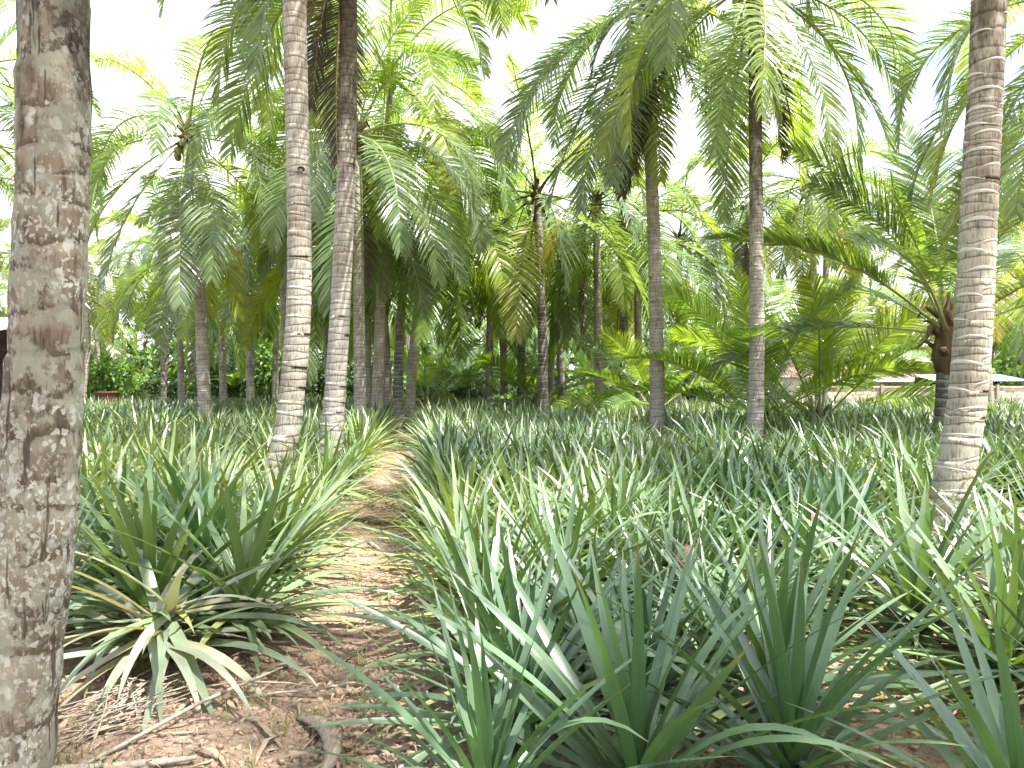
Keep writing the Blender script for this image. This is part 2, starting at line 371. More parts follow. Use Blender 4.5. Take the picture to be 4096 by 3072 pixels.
def trunk_mesh(P, r0, r1, seed, inter=0.075, seg=20, flare=1.35, mat=None, sub=3, scars=False, ledge=0.03):
    """P: centre line points (local, z rising). Ring ledges are real steps in the radius."""
    r = random.Random(seed); P = np.asarray(P, float)
    d = np.concatenate([[0], np.cumsum(np.linalg.norm(np.diff(P, axis=0), axis=1))]); Ltot = d[-1]
    def at(s):
        out = []
        # smooth interpolation (Catmull-Rom)
        i = min(max(int(np.searchsorted(d, s)) - 1, 0), len(P) - 2); w = (s - d[i]) / (d[i+1] - d[i] + 1e-9)
        p0, p1, p2, p3 = P[max(i-1, 0)], P[i], P[i+1], P[min(i+2, len(P)-1)]
        return 0.5 * ((2*p1) + (-p0+p2)*w + (2*p0-5*p1+4*p2-p3)*w*w + (-p0+3*p1-3*p2+p3)*w**3)
    S = [0.0]; rings = []
    while S[-1] < Ltot:
        S.append(S[-1] + inter * r.uniform(0.75, 1.3) * (1.25 if S[-1] < 1.2 else 1.0))
    V = []; ring = []
    ph = r.uniform(0, 6.28); rows = 0; cl = []
    for i in range(len(S) - 1):
        ph += 2.4 + r.uniform(-0.5, 0.5); tilt = min(r.uniform(0.1, 0.45) * (S[i+1] - S[i]), 0.026); lump = r.uniform(-0.012, 0.014)
        for k in range(sub):
            w = k / sub; s = min(S[i] + (S[i+1] - S[i]) * w, Ltot)
            c = at(s); fr = s / Ltot
            rad = r0 * (1 - fr) + r1 * fr
            rad *= 1 + (flare - 1) * math.exp(-s / 0.55)
            prof = 1 + (ledge * w ** 1.5 - 0.4 * ledge) + lump * ledge / 0.03
            for a in range(seg):
                an = 2 * math.pi * a / seg
                rr = rad * prof * (1 + 0.015 * math.sin(2 * an + s * 0.9) + (0.012 + 0.5 * (ledge - .03)) * (mnoise.noise((math.cos(an) * 1.7, math.sin(an) * 1.7, s * 3 + seed)) + .6 * mnoise.noise((math.cos(an) * 5, math.sin(an) * 5, s * 14 + seed))))
                V.append((c[0] + rr * math.cos(an), c[1] + rr * math.sin(an), c[2] + tilt * math.sin(an + ph)))
                ring.append(i + w + 0.0)
            rows += 1
    Q = [(i*seg+k, i*seg+(k+1) % seg, (i+1)*seg+(k+1) % seg, (i+1)*seg+k) for i in range(rows-1) for k in range(seg)]
    me = mesh('trunk', V, Q, mats=[mat], smooth=True, attrs={'ring': ring})
    sm = None
    if scars:
        b = MB(); ph = r.uniform(0, 6.28); na = 9
        for i in range(len(S) - 1):
            ph += 2.4 + r.uniform(-0.3, 0.3); s = min(S[i], Ltot); c = at(s); fr = s / Ltot
            rad = (r0 * (1 - fr) + r1 * fr) * (1 + (flare - 1) * math.exp(-s / 0.55))
            half = R(r.uniform(50, 85)); th = r.uniform(0.014, 0.034)
            vv = []
            for a in range(na):
                w = a / (na - 1) * 2 - 1; an = ph + w * half; tk = th * (1 - w * w) + 0.002; z0 = c[2] - 0.02 * w * w + 0.012
                for zz, ex in ((z0 + tk, 1.012), (z0 + tk * .2, 1.045), (z0 - 0.004, 1.01)):
                    vv.append((c[0] + rad * ex * math.cos(an), c[1] + rad * ex * math.sin(an), zz))
            q = [(a*3+j, (a+1)*3+j, (a+1)*3+j+1, a*3+j+1) for a in range(na-1) for j in (0, 1)]
            b.add(vv, [x[::-1] for x in q])
        sm = b.build('leaf_scars', [M_SCAR], True)
    return me, sm

NUT = None
def nut_mesh():
    V = []; Q = []; n, m_ = 7, 8
    for i in range(n + 1):
        ph = math.pi * i / n
        for k in range(m_):
            a = 2 * math.pi * k / m_; rr = 0.105 * max(math.sin(ph), 0.03) * (1 + 0.05 * math.cos(3 * a))
            V.append((rr * math.cos(a), rr * math.sin(a), -0.14 * math.cos(ph)))
    Q = [(i*m_+k, i*m_+(k+1) % m_, (i+1)*m_+(k+1) % m_, (i+1)*m_+k) for i in range(n) for k in range(m_)]
    return mesh('coconut', V, Q, mats=[M_NUT], smooth=True)
NUT = nut_mesh()
def fibre_mesh():
    b = MB(); r = random.Random(3)
    b.tube([(0, 0, -0.45), (0, 0, -0.2), (0, 0, 0.1), (0, 0, 0.5)], [0.12, 0.18, 0.12, 0.008], 10)
    for k in range(14):
        a = 2.4 * k; h = -0.35 + 0.05 * k
        b.tube([(0.1*math.cos(a), 0.1*math.sin(a), h), (0.24*math.cos(a), 0.24*math.sin(a), h+0.13), (0.33*math.cos(a+.1), 0.33*math.sin(a+.1), h+0.16 - r.random()*.2)], [0.06, 0.05, 0.015], 5, flat=0.5)
    return b.build('crown_sheath', [M_FIBRE], True)
SHEATH = fibre_mesh()

PALMS = []
def palm(label, P, r0, r1, seed, n=22, scale=1.0, near=True, mat=None, inter=0.075, scars=False, emax=80, emin=-58, nuts=0, extra=(), auto=True, dead=1, young=False, group=None, stiff=False, seg=18, flare=1.35, skip=None, yellow=0.03, ledge=0.03):
    r = random.Random(seed); base = np.array(P[0], float)
    root = tag(ob('coconut_palm', None, loc=tuple(base)), label, 'palm tree', group or 'coconut palms of the grove')
    root.empty_display_size = 0.3
    LP = [tuple(np.array(p) - base) for p in P]; LP[0] = (LP[0][0], LP[0][1], -0.12)
    me, sm = trunk_mesh(LP, r0, r1, seed, inter, seg, flare, mat or M_TRUNK, 3 if near else 2, scars, ledge)
    ob('trunk', me, root)
    if sm: tag(ob('leaf_scars', sm, root), kind='stuff')
    top = LP[-1]
    ob('crown_sheath', SHEATH, root, top, (0, 0, r.random() * 6), r1 / 0.11)
    if auto:
        for i in range(n):
            f = (i + 0.5) / n; e = emax + (emin - emax) * f ** 0.9 + r.uniform(-7, 7); az = i * 137.5 + seed * 40 + r.uniform(-14, 14)
            col = r.choice(YOUNG if (young or f < 0.2) else GREENS)
            if f > 0.75 and r.random() < yellow * 1.3: col = r.choice(YELLOW)
            if skip and skip(az % 360, e): continue
            add_frond(root, top, az, e, scale * r.uniform(0.88, 1.08) * (0.85 + 0.15 * min(1, f * 4)), col, near, r, stiff)
    for k in range(dead):
        add_frond(root, (top[0], top[1], top[2] - 0.15), r.uniform(0, 360), -72, scale * r.uniform(0.7, 0.95), r.choice(BROWN[:2]), near, r)
    for (az, e, s, kind) in extra:
        add_frond(root, top, az, e, s, r.choice({'g': GREENS, 'y': YELLOW, 'b': BROWN, 'n': YOUNG}[kind]), near, r, stiff)
    for k in range(nuts):
        a = r.uniform(0, 6.28); rr = r.uniform(0.22, 0.38)
        ob('coconut', NUT, root, (top[0] + rr * math.cos(a), top[1] + rr * math.sin(a), top[2] - r.uniform(0.1, 0.55)), (r.uniform(-.5, .5), r.uniform(-.5, .5), a), r.uniform(0.8, 1.1))
    PALMS.append((base[0], base[1], r0)); return root

# --- near palms whose trunks cross the picture, plus one out of view
palm('thick coconut palm mottled with brown bark, white lichen spots and dark stains, nearest the camera',
     [(-2.00, 3.0, 0), (-1.89, 3.0, .7), (-1.845, 3.0, 1.24), (-1.80, 3.0, 2.15), (-1.80, 3.02, 3.05), (-1.85, 3.1, 6), (-1.9, 3.1, 9.6)], 0.137, 0.115, 11, mat=M_TRUNK_A, inter=0.15, seg=40, n=20, flare=1.25, ledge=0.07)
palm('tan ringed coconut palm with small dark hole, leaning base left of the path',
     [(-3.18, 10, 0), (-3.03, 10, .5), (-2.90, 10, 1.13), (-2.79, 10, 2.3), (-2.77, 10, 3.6), (-2.83, 10, 6.5), (-2.9, 10, 11.8)], 0.165, 0.135, 12, inter=0.085, seg=24, flare=1.3, nuts=6)
palm('grey coconut palm with a blackened upper trunk and hanging dead fronds',
     [(-3.18, 13, 0), (-3.05, 13, .7), (-2.92, 13, 2.6), (-2.81, 13, 5.0), (-2.77, 13, 7.0), (-2.78, 13, 9.5)], 0.185, 0.135, 13, inter=0.09, seg=22, mat=M_TRUNK_S, dead=1, nuts=5, skip=lambda a, e: (a < 85 or a > 275) and e < 20,
     extra=[(335, -34, 0.95, 'g'), (220, -72, 0.75, 'b'), (190, -72, 0.7, 'b')])
palm('pale coconut palm with white crescent leaf scars, leaning up at the picture\'s right side',
     [(4.18, 7.5, 0), (4.28, 7.5, .45), (4.44, 7.5, 1.35), (4.52, 7.5, 2.4), (4.58, 7.5, 3.7), (4.66, 7.5, 5.3), (4.85, 7.5, 11.2)], 0.172, 0.135, 14, inter=0.085, seg=24, mat=M_TRUNK_K, scars=True, flare=1.3)
palm('coconut palm with large drooping fronds and green nuts, brown skirt hanging beside its trunk',
     [(3.40, 18, 0), (3.40, 18, 1.3), (3.36, 18, 4), (3.25, 18, 7), (3.15, 18, 10.4)], 0.175, 0.135, 15, inter=0.085, nuts=9, n=17, emin=-60, dead=1, scale=1.08,
     extra=[(255, -72, 0.9, 'b'), (235, -72, 1.0, 'b'), (200, -34, 1.15, 'g'), (180, -16, 1.15, 'g'), (215, -54, 1.2, 'g'), (240, -54, 1.15, 'g'), (300, -54, 1.1, 'g')])
palm('slim straight coconut palm with dark upper trunk, crown cut by the top of the picture',
     [(4.98, 16, 0), (5.06, 16, .6), (5.10, 16, 2.5), (5.08, 16, 6), (5.04, 16, 10.0)], 0.165, 0.12, 16, inter=0.08, nuts=6, n=18, emin=-58, scale=1.05, mat=M_TRUNK_S,
     extra=[(20, -16, 1.1, 'g'), (5, -34, 1.05, 'g'), (190, -34, 1.1, 'g'), (200, -16, 1.15, 'g'), (230, -54, 1.0, 'g')])
palm('unseen coconut palm added beside the camera to shade the foreground plants', [(3.9, -.6, 0), (3.95, -.6, 3), (4.0, -.6, 9.4)], 0.165, 0.125, 33, n=22)  # out of view, added so its crown shades the near plants and trunk
# --- second rank
palm('coconut palm just behind the blackened trunk with a huge shaggy crown', [(-3.95, 20, 0), (-3.98, 20, 3), (-4.05, 20, 8.0)], 0.165, 0.125, 17, n=21, nuts=5, scale=1.05, emin=-58, extra=[(350, 2, 1.1, 'g'), (20, -16, 1.1, 'g'), (330, -34, 1.1, 'g')])
palm('tall bright green coconut palm rising behind the paired trunks', [(-4.0, 22.5, 0), (-3.8, 22.5, 5), (-3.6, 22.5, 10.6)], 0.17, 0.13, 18, n=24, young=True, scale=1.2)
palm('coconut palm with pale trunk whose crown shows behind the lichen covered palm', [(-7.95, 20, 0), (-8.05, 20, 2), (-8.15, 20, 4.5), (-8.45, 20, 8.0)], 0.17, 0.125, 19, n=19, nuts=6, scale=1.05, emin=-62, yellow=0.15, extra=[(270, -72, 1.05, 'g'), (285, -54, 1.1, 'g'), (10, 2, 1.1, 'g')])
palm('young stout coconut palm with long upright fronds in front of the block wall', [(9.0, 16, 0), (9.05, 16, 1.2), (9.1, 16, 2.5)], 0.22, 0.20, 20, n=13, emax=84, emin=22, scale=1.05, stiff=True, yellow=0, young=False, dead=0, inter=0.12, mat=M_TRUNK_D,
     extra=[(165, 50, 1.2, 'g'), (150, 66, 1.25, 'g'), (80, 82, 1.2, 'g'), (300, 82, 1.1, 'n'), (20, 66, 1.2, 'g')])
palm('coconut palm standing past the picture edge, fronds hanging in at top right', [(10.4, 13.3, 0), (10.2, 13.3, 4), (10.0, 13.3, 8.3)], 0.165, 0.125, 21, n=22, emin=-60)
for i, (x, y, lab) in enumerate([(6.0, 18.5, 'stemless young palm with yellow green fronds rising from the field behind the slim trunk'), (7.6, 19.0, 'stemless young palm arching beside the stout palm and the house'), (4.6, 25, 'small stemless young palm between two trunks at the field edge'), (-3.4, 31, 'stemless young palm at the far end of the dirt path'), (0.9, 30, 'stemless young palm under the dark trunked palms')]):
    palm(lab, [(x, y, 0), (x, y, .25), (x, y, .5)], 0.16, 0.15, 60 + i, n=13, emax=84, emin=24, scale=0.95 - 0.15 * (i > 1), young=True, stiff=True, yellow=0, dead=0, near=(y < 24), flare=1.1, group='stemless young palms')

# --- third rank: trunks one can pick out at the back of the field (base x, y, lean, crown height)
third = [(-7.6, 26, -.3, 7.4, 'coconut palm with pale trunk and low crown, second trunk right of the lichen covered palm'),
 (-6.6, 28, -.5, 6.4, 'coconut palm with leaning pale trunk left of the tan ringed palm'),
 (-5.75, 28.5, .3, 6.3, 'coconut palm with grey trunk close left of the tan ringed palm'),
 (-10.2, 30, -.2, 6.6, 'thin grey trunked palm between two paler palms at left'),
 (-12.0, 32, -.3, 6.0, 'thin palm close behind the pale trunk at left'),
 (-10.8, 35, .1, 5.6, 'short thin palm before the dark thicket at left'),
 (-14.6, 34, -.3, 6.2, 'thin palm above the rusty tub at left'),
 (-4.7, 25, -.2, 6.8, 'coconut palm with pale trunk just right of the shaggy crowned palm'),
 (-4.25, 26.5, -.5, 7.2, 'coconut palm with leaning whitish trunk, third right of the blackened palm'),
 (-3.6, 24, .35, 6.6, 'dark trunked coconut palm beside the end of the path'),
 (-3.35, 25, .55, 6.0, 'whitish palm leaning right at the end of the path'),
 (1.0, 24, -.2, 6.8, 'dark slim palm standing in the middle of the far field edge'),
 (2.95, 26, -.1, 7.0, 'pale palm with a wide star shaped crown right of the middle'),
 (3.9, 27, .1, 6.5, 'dark thin palm close left of the drooping crowned palm'),
 (4.8, 29, -.1, 6.2, 'palm with hanging brown fronds close left of the drooping crowned palm'),
 (-0.9, 30, .1, 6.6, 'first of the thin palms right of the path end'),
 (-0.3, 31, -.2, 7.1, 'second of the thin palms right of the path end'),
 (0.35, 30, .1, 6.2, 'dark third of the thin palms right of the path end'),
 (1.6, 33, .5, 7.4, 'thin palm leaning right behind the dark slim palm'),
 (2.1, 32, -.4, 6.0, 'pale thin palm behind the dark slim palm'),
 (6.9, 32, .1, 6.8, 'thin pale palm between the drooping crowned palm and the slim palm'),
 (9.0, 30, .3, 8.2, 'palm with a nut laden crown right of the slim straight palm'),
 (13.8, 34, .2, 9.3, 'tall palm with twin looking top against the sky at right'),
 (12.4, 31, -.4, 8.9, 'tall ragged palm against the sky right of the slim palm'),
 (16.8, 27, -.6, 5.8, 'leaning pale palm at the right edge beside the block wall'),
 (18.3, 30, .2, 8.6, 'palm with brown sheath behind the scarred leaning trunk'),
 (-17.5, 24, .5, 8.4, 'palm left of the lichen covered trunk at the picture edge'),
 (-15.2, 22, -.4, 9.8, 'tall palm half hidden by the lichen covered trunk')]
for i, (x, y, ln, h, lab) in enumerate(third):
    dk = 'dark' in lab.split()[:3]
    h += 0.7
    palm(lab, [(x, y, 0), (x + ln * .25, y, h * .4), (x + ln, y + .1, h)], 0.165, 0.115, 100 + i, n=15, near=False, mat=M_TRUNK_D if dk else M_TRUNK, emin=-58, dead=int(i % 3 == 0), nuts=5 if i % 2 else 0, inter=0.11, seg=12, scale=1.0 + 0.08 * (i % 3), yellow=0.10, young=(i % 3 == 1))
# --- the grove behind
rg = random.Random(5); k = 0; spots = []
while len(spots) < 60:
    y = rg.uniform(40, 76); x = rg.uniform(-0.8 * y, 0.8 * y)
    if y < 46 and abs(x / y) < .22: continue
    if 8 < x < 30 and 40 < y < 56: continue
    if any((x - a) ** 2 + (y - b) ** 2 < 9 for a, b in spots): continue
    spots.append((x, y))
CROWNS = []
for v in range(7):
    r = random.Random(700 + v); b = MB(); nf = 17
    for i in range(nf + 1):
        f = (i + 0.5) / nf; e = 80 - 136 * min(f, 1) ** 0.9 + r.uniform(-7, 7); az = R(i * 137.5 + r.uniform(-14, 14))
        bd = float(np.interp(-e, [-x for x in ELEVS], BENDS)) * r.uniform(.85, 1.2)
        LV, LQ, RV, RQ = frond_arrays(4.5 * r.uniform(.9, 1.1), e, bd, 46, 7000 + v * 40 + i, droop=r.uniform(.55, 1.2), lw=0.062, side=r.uniform(-30, 30), twist=r.uniform(-70, 70))
        col = np.array(r.choice(YOUNG if f < 0.25 else GREENS))
        if f > .8 and r.random() < .1: col = np.array(r.choice(YELLOW))
        if f > 1: col = np.array(BROWN[1])
        ca, sa = math.cos(az), math.sin(az); M = np.array(((ca, -sa, 0), (sa, ca, 0), (0, 0, 1)))
        b.add(LV @ M.T + (0.1 * ca, 0.1 * sa, 0.25 * e / 90), LQ, 0, tint=tinted(len(LV), np.random.default_rng(v * 50 + i)) * col)
        b.add(RV @ M.T + (0.1 * ca, 0.1 * sa, 0.25 * e / 90), RQ, 1)
    CROWNS.append(b.build('crown', [M_FROND, M_RACHIS]))
for i, (x, y) in enumerate(spots):
    h = rg.uniform(6.0, 10.0) * (0.9 if abs(x / y) < 0.15 else 1.0); d1, d2 = rg.uniform(-.5, .5), rg.uniform(-1, 1)
    root = tag(ob('coconut_palm', None, loc=(x, y, 0)), 'distant slender coconut palm in the dense grove behind the pineapple field', 'palm tree', 'distant palms of the grove')
    me, _ = trunk_mesh([(0, 0, -.1), (d1, 0, h * .5), (d2, 0, h)], 0.165, 0.12, 300 + i, 0.25, 8, 1.3, rg.choice([M_TRUNK, M_TRUNK, M_TRUNK_D]), 2)
    ob('trunk', me, root); ob('crown', CROWNS[i % 7], root, (d2, 0, h), (0, 0, rg.uniform(0, 6.28)), rg.uniform(1.0, 1.15), tuple(rg.uniform(.85, 1.2) for _ in range(3)))
    PALMS.append((x, y, .165))

# ------------------------------------------------------------------ pineapple plants
def leaf_template(L, w, curve, twist, nseg, across, seed, limp=0.0, side=0.0):
    """starts at the origin going up +Z and bends towards +X; upper side faces the axis"""
    r = random.Random(seed); V = []; UV = []
    p = np.zeros(3); a = 0.0; yaw = 0.0
    for j in range(nseg + 1):
        s = j / nseg
        a = R(curve) * s ** (1.3 + limp)
        d = np.array((math.sin(a), math.sin(yaw) * 0.3, math.cos(a))); d /= np.linalg.norm(d)
        ww = w * 0.5 * min(1.0, (0.78 + 0.6 * s)) * max(1 - s ** 1.9, 0.0) ** 0.95 + 0.0006
        tw = R(twist) * s; sv = np.array((0, 1.0, 0)); nv = np.cross(sv, d)
        sv2 = math.cos(tw) * sv + math.sin(tw) * nv; nv2 = np.cross(sv2, d)
        ch = 0.36 * (1 - 0.6 * s)                         # channel depth
        us = (0, 1) if across == 2 else (0, .5, 1)
        for u in us:
            k = u * 2 - 1; off = ch * ww * (abs(k)) * 1.0
            V.append(p + sv2 * ww * k - nv2 * off * 1.0)
            UV.append((u, s))
        p = p + d * L / nseg; yaw += R(side) / nseg
    na = across
    Q = [(j*na+i, j*na+i+1, (j+1)*na+i+1, (j+1)*na+i) for j in range(nseg) for i in range(na-1)]
    return np.array(V), np.array(Q), np.array(UV)

CURVES = [(8, 0), (22, 0), (40, .2), (62, .5), (85, .9), (100, .4)]
LEAF = {}; T_MID = {}; T_FAR = {}
for ci, (cv, limp) in enumerate(CURVES):
    for v in range(3):
        sd = ci * 10 + v; rr = random.Random(sd + 50)
        tw = rr.uniform(-45, 45); si = rr.uniform(-40, 40); c2 = cv * rr.uniform(.85, 1.2)
        V, Q, UV = leaf_template(1.0, 0.067 * rr.uniform(.9, 1.12), c2, tw, 11, 3, sd, limp, si)
        LEAF[(ci, v)] = mesh('leaf', V, Q, UV, np.ones((len(V), 3)), [M_PINE], smooth=True)
        T_MID[(ci, v)] = leaf_template(1.0, 0.071, c2, tw, 6, 3, sd, limp, si)
        T_FAR[(ci, v)] = leaf_template(1.0, 0.078, c2, tw, 4, 2, sd, limp, si)

def leaf_list(r, n, size, old=1.0, skirt=0):
    """(azimuth, inclination from vertical, length, curve class, base height, age 0..1)"""
    out = []; a0 = r.uniform(0, 360)
    for i in range(n):
        f = (i + 0.5) / n
        inc = 4 + 80 * f ** 0.82 + r.uniform(-6, 6)
        ln = size * (0.92 + 0.22 * math.sin(math.pi * min(1, 0.1 + f * 0.85))) * r.uniform(0.86, 1.08)
        if f < 0.1: ln *= 0.8
        cc = r.choice((0, 0, 1)) if inc < 24 else (r.choice((0, 1, 1)) if inc < 55 else r.choice((1, 1, 2)))
        if f > 0.6 and r.random() < 0.18 * old: cc = r.choice((3, 4)); inc = max(20, inc - 30)
        out.append((a0 + i * 137.5 + r.uniform(-15, 15), inc, ln, cc, 0.03 + 0.20 * (1 - f) * size, f))
    for i in range(skirt):        # old lower leaves that lie out over the ground
        cc = r.choice((1, 2, 2, 3, 3)); ln = size * r.uniform(.72, 1.05); h = r.uniform(.05, .2)
        out.append((a0 + 40 + i * 360 / skirt + r.uniform(-14, 14), settle(cc, ln, h, r.uniform(.02, .14)), ln, cc, h, r.uniform(.75, 1)))
    return out
def settle(cc, ln, h, ztip):
    tip = T_FAR[(cc, 0)][0][-1] * ln
    for inc in range(15, 112, 3):
        i = R(inc)
        if -math.sin(i) * tip[0] + math.cos(i) * tip[2] + h < ztip: return inc
    return inc

def rotm(az, inc):
    a, i = R(az), R(inc); ca, sa, ci, si = math.cos(a), math.sin(a), math.cos(i), math.sin(i)
    return np.array(((ca*ci, -sa, ca*si), (sa*ci, ca, sa*si), (-si, 0, ci)))
def plant_arrays(r, n, size, T, old=1.0, skirt=0):
    VV = []; QQ = []; UU = []; TT = []; c = 0
    for az, inc, ln, cc, h, f in leaf_list(r, n, size, old, skirt):
        V, Q, U = T[(cc, r.randrange(3))]
        W = V * (ln, 1, ln) @ rotm(az, inc).T; W[:, 2] = np.maximum(W[:, 2] + h, 0.012 + 0.03 * r.random())
        VV.append(W); QQ.append(Q + c); UU.append(U); c += len(V)
        TT.append(np.full((len(V), 3), 1.0) * np.array(leaf_tint(r, f)))
    return np.concatenate(VV), np.concatenate(QQ), np.concatenate(UU), np.concatenate(TT)
def leaf_tint(r, f):
    k = r.uniform(0.82, 1.18); y = max(0, f - 0.6) * r.random() * 1.2
    t = (k * (1 + 0.9 * y), k * (1 + 0.35 * y), k * (1 - 0.2 * y))
    if f > 0.8 and r.random() < 0.22: t = (k * 3.0, k * 1.9, k * 1.5)      # dry straw leaf
    return t
PLANT_MID = []
for v in range(10):
    r = random.Random(900 + v); V, Q, U, T = plant_arrays(r, 44, 0.92, T_MID, 1.0, 12)
    PLANT_MID.append(mesh('pineapple_leaves', V, Q, U, T, [M_PINE], smooth=True))

def plant_color(x, y, r):
    z = mnoise.noise((x * 0.35, y * 0.22, 2.0)); yl = 0.5 + 1.2 * z
    if -7 < path_u(x, y) < -0.5 and 6.5 < y < 20: yl += 0.75  # left mid-field: yellow-green of sunlight painted into the leaf colour
    yl = min(max(yl, 0), 1.35) * 0.85 + r.uniform(-.12, .12)
    a = np.array((0.053, 0.108, 0.054)); b = np.array((0.125, 0.18, 0.052))  # shaded blue-green to sunlit yellow-green, mixed as plain leaf colour
    return tuple(np.clip(a * (1 - yl) + b * yl, 0.02, 1) * r.uniform(0.88, 1.12))

ORD = 'first second third fourth fifth sixth seventh eighth ninth tenth eleventh twelfth thirteenth fourteenth fifteenth sixteenth seventeenth eighteenth nineteenth twentieth twenty-first twenty-second twenty-third twenty-fourth twenty-fifth twenty-sixth twenty-seventh twenty-eighth twenty-ninth thirtieth'.split()
BEDS = [('first bed right of the path', 0.80, 1), ('second bed right of the path', 3.30, 1), ('third bed right of the path', 5.80, 1), ('fourth bed right of the path', 8.30, 1),
        ('first bed left of the path', -0.76, -1), ('second bed left of the path', -3.20, -1), ('third bed left of the path', -5.65, -1)]
ROWS = ('near', 'middle', 'outer', 'outermost')
cand = []   # (x, y, size, bed, row)
r = random.Random(21)
def blocked(x, y):
    if any((x - a) ** 2 + (y - b) ** 2 < (rr + 0.24) ** 2 for a, b, rr in PALMS): return True
    if 4.6 < x < 6.4 and 6.3 < y < 8.6: return True                     # weedy clearing beside the scarred palm
    return False
u0s = [(b, k, u0 + d * 0.56 * k) for b, u0, d in BEDS for k in range(3)] + [(BEDS[0][0], 3, 2.46)]
for j in range(-24, 26):                                                # beds past the named ones
    pass
far_u = [8.30 + 2.5 * q + 0.56 * k for q in range(1, 12) for k in range(3)] + [-5.65 - 2.45 * q - 0.56 * k for q in range(1, 12) for k in range(3)]
for b, k, u in u0s + [(None, 0, u) for u in far_u]:
    y = 3.2 + r.uniform(0, .35) if 0 < u < 3 else 3.5 + r.uniform(0, .4) if u > 0 else 4.55 + r.uniform(0, .3)
    if k == 3: y += 1.3
    while y < 36:
        x = u - 0.12 * y - 0.40 + r.uniform(-.10, .10)
        if abs(x) < 0.70 * y + 1.2 and not blocked(x, y): cand.append((x, y, r.uniform(0.70, 0.98) + ((.15 if y < 6.6 else .06) if -3 < u < 0 else 0), b, ROWS[k]))
        for tx, ty in ((-2.97, 10), (-3.1, 13), (4.2, 7.5), (5.0, 16), (3.4, 18)):      # thinner, younger plants just before these trunks
            if cand and cand[-1][:2] == (x, y) and 0 < ty - y < 2.6 and abs(x - tx * y / ty) < .5: cand[-1] = (x, y, .56, b, ROWS[k])
        y += 0.64 * r.uniform(0.8, 1.25) * (1.0 if y < 16 else 1.12)
cand.sort(key=lambda c: c[0] ** 2 + c[1] ** 2)
special = [(0.42, 2.62, 0.94, 'large spreading pineapple plant with broad arching leaves at the bottom middle'),
           (1.02, 2.80, 0.92, 'pineapple plant with upright leaves right of the largest foreground plant'),
           (1.60, 2.40, 0.80, 'small pineapple plant at the bottom right, leaf tips only showing above the picture edge'),
           (-0.08, 2.55, 0.74, 'small pineapple plant at the bottom edge left of the largest foreground plant'),
           (2.35, 2.95, 0.72, 'low pineapple plant in the bottom right corner beside weeds')]
GRP = 'pineapple plants of the field'
left_two = [(-3.0, 5.75, 0.98, 'yellow green upright pineapple rosette just right of the lichen covered trunk', (0.095, 0.17, 0.05)),
            (-2.12, 5.35, 1.04, 'large upright deep green pineapple rosette behind the flattened plant', (0.07, 0.145, 0.05))]
cand = [c for c in cand if all((c[0] - q[0]) ** 2 + (c[1] - q[1]) ** 2 > .5 ** 2 for q in left_two)]
def near_plant(x, y, size, label, r, n=46, old=1.0, color=None, skirt=14):
    root = tag(ob('pineapple_plant', None, loc=(x, y, ground_h(x, y) - 0.01)), label, 'pineapple plant', GRP)
    root.empty_display_size = 0.1
    c0 = color or plant_color(x, y, r)
    for az, inc, ln, cc, h, f in leaf_list(r, n, size, old, skirt):
        M = rotm(az, inc); key = (cc, r.randrange(3)); tip = np.array(LEAF[key].vertices[-2].co) * ln
        z = (M @ tip)[2] + h
        while z < 0.015 and inc > 20:
            inc -= 4; z = (rotm(az, inc) @ tip)[2] + h
        t = leaf_tint(r, f); col = tuple(min(c * k, 1) for c, k in zip(c0, t))
        ob('leaf', LEAF[key], root, (0, 0, h), (0, R(inc), R(az)), (ln, size * 0.95, ln), col)
    return root
for (x, y, s, lab) in special: near_plant(x, y, s, lab, random.Random(int(x * 100) + 500), 44, 0.4, (0.062, 0.122, 0.052), 10)
for (x, y, s_, lab, c_) in left_two: near_plant(x, y, s_, lab, random.Random(int(-x * 100)), 54, 0.4, c_, 14)
# flattened, half dry plant on the bare soil at the left
rp = random.Random(77)
root = tag(ob('pineapple_plant', None, loc=(-1.95, 4.25, 0.0)), 'flattened pineapple plant with limp sprawling leaves, ends dried, on bare soil at left', 'pineapple plant', GRP)
for i in range(58):
    az = i * 137.5 + rp.uniform(-14, 14); cc = rp.choice((1, 2, 2, 3, 3)); ln = rp.uniform(0.75, 1.12); h = rp.uniform(.06, .28)
    inc = settle(cc, ln, h, rp.uniform(.0, .12)) if i < 40 else rp.uniform(40, 70)
    ob('leaf', LEAF[(cc, rp.randrange(3))], root, (rp.gauss(0, .05), rp.gauss(0, .05), h), (0, R(inc), R(az)), (ln, 1.12, ln), rp.choice([(0.12, 0.15, 0.09), (0.19, 0.20, 0.15), (0.10, 0.135, 0.08), (0.27, 0.25, 0.19), (0.23, 0.23, 0.18), (0.30, 0.26, 0.18)]))
count = {}; N_NEAR = 46; N_THING = 294; stuff = []; FRUIT = []
for i, (x, y, s, b, row) in enumerate(cand):
    rr = random.Random(i + 4000)
    if i >= N_THING or b is None and i >= N_THING: stuff.append((x, y, s)); continue
    if b is None: lab = 'pineapple plant among the crowded rows beyond the named beds'; 
    else:
        kk = (b, row); count[kk] = count.get(kk, 0) + 1
        lab = f'pineapple plant, {ORD[min(count[kk], 30) - 1]} from the camera in the {row} row, {b}'
    if b is None: stuff.append((x, y, s)); continue
    if i < N_NEAR: root = near_plant(x, y, s, lab, rr)
    else:
        root = ob('pineapple_plant', PLANT_MID[rr.randrange(10)], None, (x, y, ground_h(x, y) - 0.01), (0, 0, rr.uniform(0, 6.28)), s * 1.08, plant_color(x, y, rr))
        tag(root, lab, 'pineapple plant', GRP)
    if i in (9, 30, 48): FRUIT.append(root)
FARP = [plant_arrays(random.Random(2000 + v), 34, 0.94, T_FAR) for v in range(14)]
